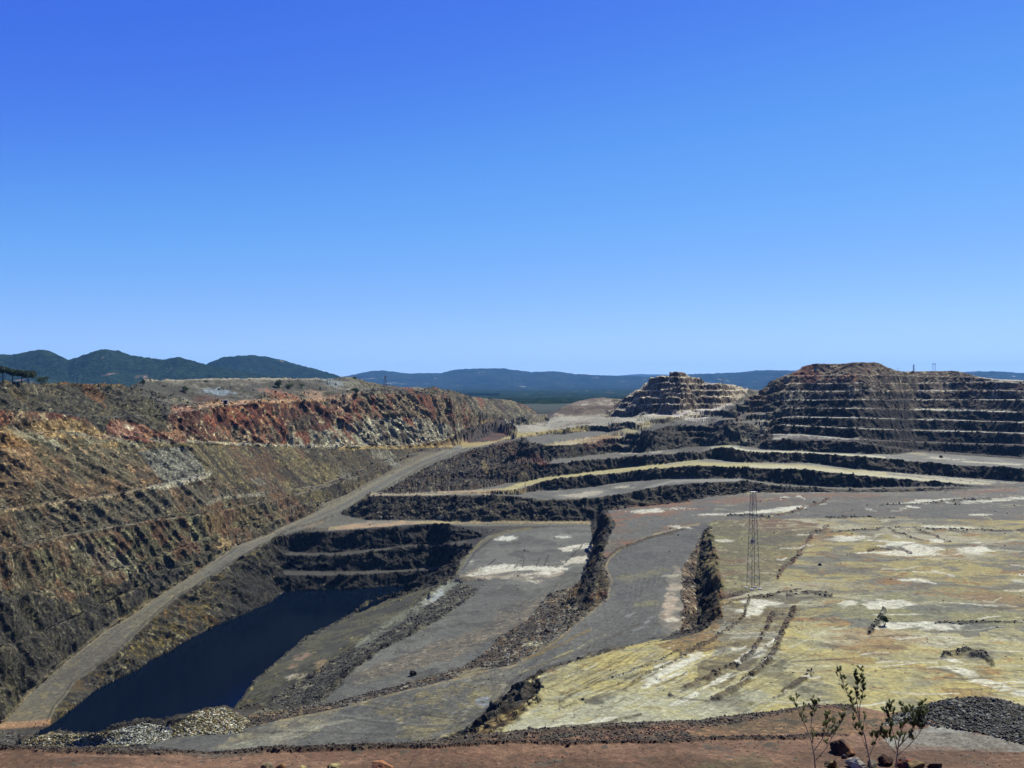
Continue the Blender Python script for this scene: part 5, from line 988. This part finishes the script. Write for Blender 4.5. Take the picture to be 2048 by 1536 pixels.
near_rock(1832, 1546, 36, 22, (168, 140, 92), (120, 96, 66), 12, 'tan rock at the bottom edge in front of the orange topped rock', .1, name='rock', cat='rock', y=22.1)
near_rock(1872, 1540, 30, 18, (74, 52, 44), (110, 80, 62), 13, 'dark brown rock at the bottom edge, rightmost of the rocks', .1, name='rock', cat='rock', y=22.2)
near_rock(532, 1541, 31, 24, (176, 150, 116), (130, 118, 104), 14, 'tan and grey rock at the bottom edge, leftmost of the five', .5, name='rock', cat='rock', y=22.3)
near_rock(560, 1543, 28, 19, (184, 140, 92), (150, 104, 70), 15, 'orange tan rock touching the leftmost bottom rock', .2, name='rock', cat='rock', y=22.3)
near_rock(604, 1545, 22, 17, (206, 190, 130), (170, 150, 100), 16, 'small pale yellow rock at the bottom edge', .2, name='rock', cat='rock', y=22.2)
near_rock(670, 1543, 34, 19, (214, 196, 140), (120, 104, 76), 17, 'pale cream wedge shaped rock at the bottom edge', -.3, name='rock', cat='rock', y=22.2)
near_rock(757, 1540, 64, 22, (176, 112, 78), (196, 140, 104), 18, 'long flat orange pink rock at the bottom edge, widest of the five', -.1, name='rock', cat='rock', y=22.3)
near_rock(1136, 1499, 12, 8, (80, 52, 44), (110, 76, 62), 19, 'small dark red rock alone on the red dirt shelf', .1, name='rock', cat='rock', y=23.8)
def far_rock(u, v, wpx, hpx, col, col2, seed, label, ymin=130, name='boulder'):
    x, y, z, _, _ = hit(u, v, ymin); k = y / F
    return rock(name, (x, y, z - .1), (wpx * k, wpx * k * .85, hpx * k * 1.2), col, seed, label, .4, col2, sub=2)
far_rock(881, 1040, 15, 9, (215, 212, 205), (160, 158, 150), 21, 'white boulder lying beside the narrow track under the dark bench', 380)
far_rock(772, 1030, 11, 9, (128, 126, 120), (90, 88, 84), 22, 'grey boulder on dark rubble above the pink end of the narrow track', 380)
far_rock(1343, 920, 16, 11, (60, 58, 54), (96, 94, 88), 23, 'dark blocky boulder on the pale bench right of the cliff end', 400)
far_rock(1883, 917, 9, 7, (96, 60, 48), (70, 50, 44), 24, 'small reddish boulder on the wide grey bench at the right', 500)
far_rock(1640, 1131, 8, 7, (52, 48, 44), (70, 64, 58), 25, 'dark boulder alone on the grey plateau right of the mast')
far_rock(1058, 1458, 11, 8, (84, 78, 66), (60, 54, 46), 26, 'dark boulder at the near left tip of the yellow plateau')
far_rock(1095, 1266, 18, 13, (78, 56, 44), (48, 40, 34), 27, 'dark brown boulder in the rubble left of the curved road')
far_rock(826, 1352, 15, 12, (84, 62, 48), (56, 46, 38), 28, 'brown boulder on the rubble ridge above the lower road')
far_rock(1157, 1319, 8, 7, (60, 52, 42), (84, 74, 56), 29, 'small dark boulder on the plateau edge over the curved road')
far_rock(1166, 1400, 8, 6, (70, 66, 58), (90, 84, 70), 30, 'small grey boulder on the pale part of the yellow plateau')
far_rock(1912, 1010, 7, 5, (60, 56, 50), (80, 74, 66), 31, 'tiny dark boulder on the grey strip at the far right of the plateau')

# ---------------------------------------------------------------- lattice mast
steel = mat('galvanised_steel', (.10, .10, .10), .6, .4, .25, 4, .3); steel2 = mat('pale_steel', (.20, .19, .18), .6, .4, .1, 4, .2)
conc = mat('concrete', (.42, .41, .38), .9, .2, .15, 3); wood = mat('weathered_timber', (.10, .075, .05), .85, .2, .3, 9); cer = mat('ceramic', (.5, .5, .48), .3, .5)
def lattice(name, loc, h, w0_, w1, nseg, label, m, r=.07, arms=0, rz=0.3, cat='lattice mast', plate=True, group=None):
    t = empty(name, loc, rz)
    def half(z): return (w0_ + (w1 - w0_) * z / h) / 2
    for sx, sy in ((-1, -1), (1, -1), (1, 1), (-1, 1)):
        MB().tube([(sx * half(0), sy * half(0), -.4), (sx * half(h), sy * half(h), h)], r, 4).build('leg', m, t)
        if plate: MB().box((sx * half(0), sy * half(0), .02), (.7, .7, .5)).build('footing', conc, t)
    for f_ in range(4):
        b_ = MB(); c0 = [(-1, -1), (1, -1), (1, 1), (-1, 1)][f_]; c1 = [(1, -1), (1, 1), (-1, 1), (-1, -1)][f_]
        for i in range(nseg):
            za, zb = h * i / nseg, h * (i + 1) / nseg; ha, hb = half(za), half(zb)
            p0, p1 = ((c0, c1) if i % 2 else (c1, c0))
            b_.tube([(p0[0] * ha, p0[1] * ha, za), (p1[0] * hb, p1[1] * hb, zb)], r * .55, 4)
            b_.tube([(c0[0] * hb, c0[1] * hb, zb), (c1[0] * hb, c1[1] * hb, zb)], r * .5, 4)
        b_.build('bracing', m, t)
    for k in range(arms):
        z = h - .8 - k * h * .14; a_ = MB().tube([(-h * .13, 0, z), (h * .13, 0, z)], r * .9, 4)
        a_.tube([(-h * .13, 0, z), (0, 0, z + h * .05)], r * .6, 4).tube([(h * .13, 0, z), (0, 0, z + h * .05)], r * .6, 4); a_ = a_.build('crossarm', m, t)
        for s_ in (-1, 1): MB().tube([(s_ * h * .125, 0, z), (s_ * h * .125, 0, z - h * .035)], r * .8, 5).build('insulator', cer, a_)
    return tag(t, label, cat, group)
x, y, z, _, _ = hit(1507, 1178, 150, 320); H_ = 193 / F * y
mast = lattice('lattice_mast', (x, y, z), H_, 2.5, 1.0, 17, 'tall bare lattice mast of dark steel standing on the yellow plateau', steel, .062, 0, .32)
MB().box((0, 0, H_ + .05), (1.9, 1.5, .14)).build('top_plate', steel2, mast)
MB().box((-.75, -.9, H_ * .5), (.9, .5, 1.0)).tube([(-1.9, -.9, H_ * .5 - .6), (.6, -.9, H_ * .5 - .6)], .06, 4).build('control_box', steel2, mast)
MB().tube([(.5, -.5, H_ * .9), (2.0, -.5, H_ * .9)], .06, 4).tube([(2.0, -.5, H_ * .9), (2.0, -.5, H_ * .9 + .4)], .09, 5).build('side_arm', steel, mast)
def rim(u, vtop, vbot, ymin=380):
    x, y, z, _, _ = hit(u, vbot, ymin); return (x, y, z), (vbot - vtop) / F * y
p_, h_ = rim(770, 752, 774, 500); lattice('power_pylon', p_, h_, h_ * .32, .6, 6, 'white lattice pylon behind the rim left of centre', steel2, .14, 2, .2, 'pylon', False)
def skyline(u, vtop, ya=700, yb=1150):
    i = int(round((u - U0) / du)); q = np.where((YY[i] > ya) & (YY[i] < yb))[0]; j = int(q[np.argmin(VV[i][q])]); y = float(YY[i, j])
    return (float(XX[i, j]), y, float(Z[i, j])), (float(VV[i, j]) - vtop) / F * y
p_, h_ = skyline(1826, 729); lattice('power_pylon', p_, h_, h_ * .22, .5, 6, 'slim pylon on the skyline of the big terraced hill, left of the twin legged one', steel, .09, 0, .2, 'pylon', False)
p_, h_ = rim(1444, 757, 770, 700); lattice('power_pylon', p_, h_, h_ * .28, .5, 5, 'small pale pylon on the right slope of the middle quarried hill', steel2, .10, 1, .2, 'pylon', False)
p_, h_ = skyline(1868, 726); t = empty('portal_pylon', p_, .1)
for s_ in (-1, 1): MB().tube([(s_ * h_ * .14, 0, -1), (s_ * h_ * .14, 0, h_)], .16, 5).build('pole', steel, t)
MB().tube([(-h_ * .3, 0, h_ * .8), (h_ * .3, 0, h_ * .8)], .14, 4).tube([(-h_ * .2, 0, h_ * .93), (h_ * .2, 0, h_ * .93)], .12, 4).build('crossarm', steel, t)
tag(t, 'twin legged pylon with crossarm on the skyline of the terraced hill', 'pylon')
def pole(u, vt, vb, ymin, label, r=.12, arm=True, m=wood):
    p_, h_ = skyline(u, vt) if ymin == 700 else rim(u, vt, vb, ymin); t = empty('utility_pole', p_); MB().tube([(0, 0, -.8), (0, 0, h_ * .5), (0, 0, h_)], [r * 1.2, r, r * .75], 7).build('post', m, t)
    if arm: MB().tube([(-.9, 0, h_ * .92), (.9, 0, h_ * .92)], .08, 4).build('crossarm', m, t)
    return tag(t, label, 'pole')
pole(545, 734, 758, 560, 'tall pole on the flat rim, left of the shorter pole and bushes')
pole(569, 745, 760, 560, 'shorter pole on the flat rim beside the dark bushes')
pole(1796, 736, 744, 700, 'short pole on the skyline right of the flat hilltop')
pole(1050, 962, 977, 450, 'lone timber post standing at the bend of the yellow track', .14, False)

# small block hut on the pink track
x, y, z, _, _ = hit(449, 811, 380); k = y / F; t = empty('hut', (x, y, z), .25)
W_, H2 = 10 * k, 7.5 * k; hm = mat('whitewash', (.5, .48, .43), .9, .2, .15, 2); dk = mat('opening_shade', (.006, .006, .006), 1, 0)
MB().box((-W_ * .38, 0, H2 * .5), (W_ * .2, W_ * .8, H2)).box((W_ * .38, 0, H2 * .5), (W_ * .2, W_ * .8, H2)).box((0, W_ * .38, H2 * .5), (W_ * .56, .15, H2)).build('wall', hm, t)
MB().box((0, 0, H2 + .12), (W_ * 1.15, W_ * 1.0, .22)).build('roof', hm, t); MB().box((0, W_ * .1, H2 * .48), (W_ * .55, .08, H2 * .94)).build('doorway_shade', dk, t)  # black sheet stands in for the shade inside the open doorway
tag(t, 'tiny whitewashed hut with a dark doorway on the pink track', 'hut')

# ---------------------------------------------------------------- trees and bushes on the rim
def leaf_mat(name, c, var=.35, tr=.35):
    m = mat(name, c, .6, .3, var, 1.2); n = m.node_tree.nodes; l = m.node_tree.links; b = n['Principled BSDF']
    t = n.new('ShaderNodeBsdfTranslucent'); t.inputs[0].default_value = (c[0] * 1.3, c[1] * 1.5, c[2], 1); x = n.new('ShaderNodeMixShader'); x.inputs[0].default_value = tr
    l.new(b.outputs[0], x.inputs[1]); l.new(t.outputs[0], x.inputs[2]); l.new(x.outputs[0], n['Material Output'].inputs[0])
    return m
pine_l = leaf_mat('pine_needles', (.018, .030, .012)); bush_l = leaf_mat('bush_leaves', (.022, .036, .014)); bark = mat('bark', (.06, .042, .03), .9, .1, .3, 6)
def cards(name, centres, n_, ls, m, parent, up=.0, asp=.5, seed=1):
    rs = np.random.RandomState(seed); idx = rs.randint(0, len(centres), n_); ce_ = np.array([c[:3] for c in centres])[idx]; rad = np.array([c[3] for c in centres])[idx]
    d = rs.randn(n_, 3); d /= np.linalg.norm(d, axis=1)[:, None]; p_ = ce_ + d * (rad * rs.rand(n_) ** .45)[:, None] * np.array([1, 1, .7])
    a = rs.randn(n_, 3); a[:, 2] += up * 3; a /= np.linalg.norm(a, axis=1)[:, None]; b = np.cross(a, rs.randn(n_, 3)); b /= np.linalg.norm(b, axis=1)[:, None]
    L = ls * (.6 + .8 * rs.rand(n_))[:, None]
    v = np.stack([p_ - a * L - b * L * asp * .3, p_ - b * -L * asp, p_ + a * L, p_ + b * -L * asp], 1)
    o = mesh_from(name, v.reshape(-1, 3), np.arange(n_ * 4).reshape(-1, 4), None, False); o.data.materials.append(m)
    if parent: o.parent = parent
    return o
def tree(u, vt, vb, wpx, label, kind='pine', seed=0, ymin=380, group=None):
    x, y, z, _, _ = hit(u, vb, ymin); k = y / F; h_ = (vb - vt) * k; w_ = wpx * k; rs = random.Random(seed)
    if kind == 'pine':
        t = empty('umbrella_pine', (x, y, z)); tr = MB(); tr.tube([(0, 0, -.5), (.1 * w_ * (rs.random() - .5), 0, h_ * .35), (.05 * w_, 0, h_ * .62)], [.05 * h_, .035 * h_, .028 * h_], 6)
        cs_ = []
        for q in range(7):
            a = q * .9 + rs.random(); rr_ = w_ * (.12 + .26 * rs.random()); c = (math.cos(a) * rr_, math.sin(a) * rr_, h_ * (.62 + .24 * rs.random())); cs_.append((*c, w_ * .24)); tr.tube([(.03 * w_, 0, h_ * .5), (c[0] * .6, c[1] * .6, h_ * .62), c], [.022 * h_, .015 * h_, .008 * h_], 4)
        tr.build('trunk', bark, t); cards('crown', cs_, 2200, h_ * .05, pine_l, t, .2, .6, seed); cat = 'tree'
    else:
        t = empty('bush', (x, y, z)); cs_ = [((rs.random() - .5) * w_ * .6, (rs.random() - .5) * w_ * .6, h_ * (.3 + .35 * rs.random()), w_ * .26) for q in range(7)]
        tr = MB()
        for c in cs_[:4]: tr.tube([(0, 0, -.3), c[:3]], [.03 * h_, .015 * h_], 4)
        tr.build('stem', bark, t); cards('foliage', cs_, 500, h_ * .07, bush_l, t, .2, .6, seed); cat = 'bush'
    return tag(t, label, cat, group)
tree(2, 737, 767, 26, 'umbrella pine at the left edge of the photo on the rim', 'pine', 1)
tree(23, 738, 767, 28, 'second umbrella pine from the left on the rim', 'pine', 2)
tree(38, 740, 767, 28, 'third umbrella pine from the left, its crown touching its neighbours', 'pine', 3)
tree(57, 742, 767, 34, 'lower bushy pine at the right end of the row on the rim', 'pine', 4)
tree(83, 751, 767, 28, 'round dark bush right of the pines on the rim', 'bush', 5)
tree(286, 758, 773, 9, 'small dark bush where the dark rubble rim meets the flat ground behind', 'bush', 6)
tree(560, 757, 776, 20, 'tall dark bush below the shorter pole on the rim', 'bush', 7, 450)
tree(578, 763, 778, 20, 'low wide dark bush right of the tall bush on the rim', 'bush', 8, 450)
tree(215, 769, 777, 22, 'low olive bush on top of the dark rubble slope', 'bush', 9)
tree(602, 766, 775, 22, 'flat grey green bush right of the two dark bushes on the rim', 'bush', 10, 450)
tree(711, 772, 789, 14, 'dark bush at the foot of the grey dome', 'bush', 11, 450)
tree(892, 812, 827, 16, 'dark green bush on the reddish cliff face near its right end', 'bush', 12, 450)
tree(372, 770, 784, 18, 'dark bush on the slope left of the bluish grey patch', 'bush', 13, 430)
tree(1769, 1224, 1252, 15, 'small sparse bush on the yellow plateau beside a white patch', 'bush', 14, 150)

scr_c = []
for q in range(150):
    u = R2.uniform(262, 1060); i = int(round((u - U0) / du)); cand = np.where((YY[i] > 440) & (YY[i] < 760) & (Z[i] > -26))[0]
    if len(cand): j = int(R2.choice(cand)); scr_c.append((XX[i, j], YY[i, j], Z[i, j] + .2, .35 + 1.1 * R2.rand() ** 2))
o = cards('scrub', scr_c, 9000, .32, bush_l, None, .3, .6, 77); o['kind'] = 'stuff'

# ---------------------------------------------------------------- shrubs on the near edge
leafs = leaf_mat('shrub_leaves', (.085, .095, .050), .4, .40); twig = mat('shrub_bark', (.24, .19, .14), .8, .3, .25, 30)
def shrub(base_u, y, base_v, stems, label, seed, dens=1.0):
    k = y / F; rs = random.Random(seed); bx_, bz = (base_u - 1024) * k, -(base_v - 768) * k
    t = empty('shrub', (bx_, y, bz)); tw = MB(); tips = []
    def L_(u, v): return Vector(((u - base_u) * k, (rs.random() - .5) * .16, (base_v - v) * k))
    for path, r0, nb, spread in stems:
        pts_ = [L_(*q) for q in path]; n_ = len(pts_); tw.tube(pts_, [r0 * (1 - .7 * i / (n_ - 1)) for i in range(n_)], 6)
        for b_ in range(nb):
            f_ = .35 + .65 * (b_ + rs.random()) / nb; s_ = f_ * (n_ - 1); i = min(int(s_), n_ - 2); p0 = pts_[i].lerp(pts_[i + 1], s_ - i)
            d = (pts_[i + 1] - pts_[i]).normalized(); side = Vector(((rs.random() - .5) * 2, (rs.random() - .5) * 1.4, .25 + .5 * rs.random())).normalized()
            ln = spread * (.45 + .75 * rs.random()) * (1.25 - .5 * f_); e = (d * .7 + side).normalized()
            p1 = p0 + e * ln * .5; p2 = p1 + (e + Vector((0, 0, .9))).normalized() * ln * .6
            tw.tube([p0, p1, p2], [r0 * .38, r0 * .26, r0 * .12], 4); tips.append((p1.lerp(p2, .3), p2))
            for c_ in range(3):
                q0 = p0.lerp(p1, .4 + .5 * rs.random()) if c_ == 0 else p1.lerp(p2, rs.random()); s2 = Vector(((rs.random() - .5) * 1.6, (rs.random() - .5) * 1.2, .9)).normalized(); q1 = q0 + s2 * ln * (.3 + .3 * rs.random())
                tw.tube([q0, q1], [r0 * .18, r0 * .08], 3); tips.append((q0.lerp(q1, .35), q1))
        tips.append((pts_[-2].lerp(pts_[-1], .4), pts_[-1]))
    tw.build('stem', twig, t, True)
    V, Fq = [], []
    for a, b in tips:
        ax = (b - a); ln = ax.length; d = ax.normalized()
        for i in range(int(42 * dens)):
            f_ = rs.random(); p0 = a + ax * f_; rd = Vector((rs.gauss(0, 1), rs.gauss(0, 1), rs.gauss(0, .5))).normalized()
            dr = (d * 1.25 + rd * .75).normalized(); l_ = .038 + .034 * rs.random(); w_ = .0042 + .0024 * rs.random(); sd_ = dr.cross(rd).normalized() * w_
            b0 = len(V); m_ = p0 + dr * l_ * .5 + rd * .003; V += [tuple(p0), tuple(m_ + sd_), tuple(p0 + dr * l_), tuple(m_ - sd_)]; Fq.append((b0, b0 + 1, b0 + 2, b0 + 3))
    o = mesh_from('foliage', np.array(V), np.array(Fq), None, False); o.data.materials.append(leafs); o.parent = t
    return tag(t, label, 'shrub', None)
shrub(1630, 20.4, 1566, [([(1630, 1566), (1627, 1510), (1622, 1480), (1607, 1440), (1593, 1415), (1586, 1400)], .016, 7, .22), ([(1624, 1484), (1620, 1450), (1626, 1422), (1634, 1408)], .010, 6, .20), ([(1628, 1506), (1645, 1480), (1652, 1450), (1650, 1432)], .010, 7, .22), ([(1630, 1520), (1650, 1496), (1668, 1462), (1684, 1438)], .010, 7, .24)],
      'sparse shrub with thin pale stems at the bottom edge, leftmost of the three', 31, .8)
shrub(1744, 20.0, 1580, [([(1744, 1580), (1738, 1520), (1728, 1470), (1716, 1430), (1702, 1400), (1688, 1370), (1678, 1346)], .017, 9, .22), ([(1716, 1432), (1712, 1400), (1714, 1370), (1708, 1348)], .010, 8, .18), ([(1722, 1448), (1722, 1415), (1728, 1385), (1728, 1350)], .010, 8, .18), ([(1734, 1500), (1722, 1470), (1708, 1452)], .008, 5, .2), ([(1738, 1516), (1750, 1490), (1756, 1470)], .008, 5, .18)],
      'tallest shrub, rising between the other two over the boulder', 32, 1.0)
shrub(1790, 20.2, 1575, [([(1790, 1575), (1794, 1520), (1800, 1480), (1806, 1445), (1812, 1415)], .015, 10, .24), ([(1793, 1512), (1818, 1490), (1838, 1465), (1850, 1436)], .011, 11, .26), ([(1795, 1500), (1788, 1470), (1778, 1440), (1774, 1420)], .011, 10, .24), ([(1797, 1494), (1820, 1468), (1832, 1440), (1836, 1420)], .010, 10, .24), ([(1793, 1508), (1776, 1488), (1764, 1462)], .010, 8, .2)],
      'bushy round shrub at the bottom edge, rightmost of the three', 33, 1.2)

# ---------------------------------------------------------------- the air
hz = MB().box((0, 11900, 205), (26000, 26400, 650)).build('haze', bpy.data.materials.new('air')); hz['kind'] = 'stuff'
am = hz.data.materials[0]; am.use_nodes = True; am.node_tree.nodes.clear(); pv = am.node_tree.nodes.new('ShaderNodeVolumePrincipled'); ao = am.node_tree.nodes.new('ShaderNodeOutputMaterial')
pv.inputs['Color'].default_value = (.20, .52, 1.0, 1); pv.inputs['Density'].default_value = 3.4e-5; pv.inputs['Anisotropy'].default_value = 0.0
am.node_tree.links.new(pv.outputs[0], ao.inputs['Volume'])
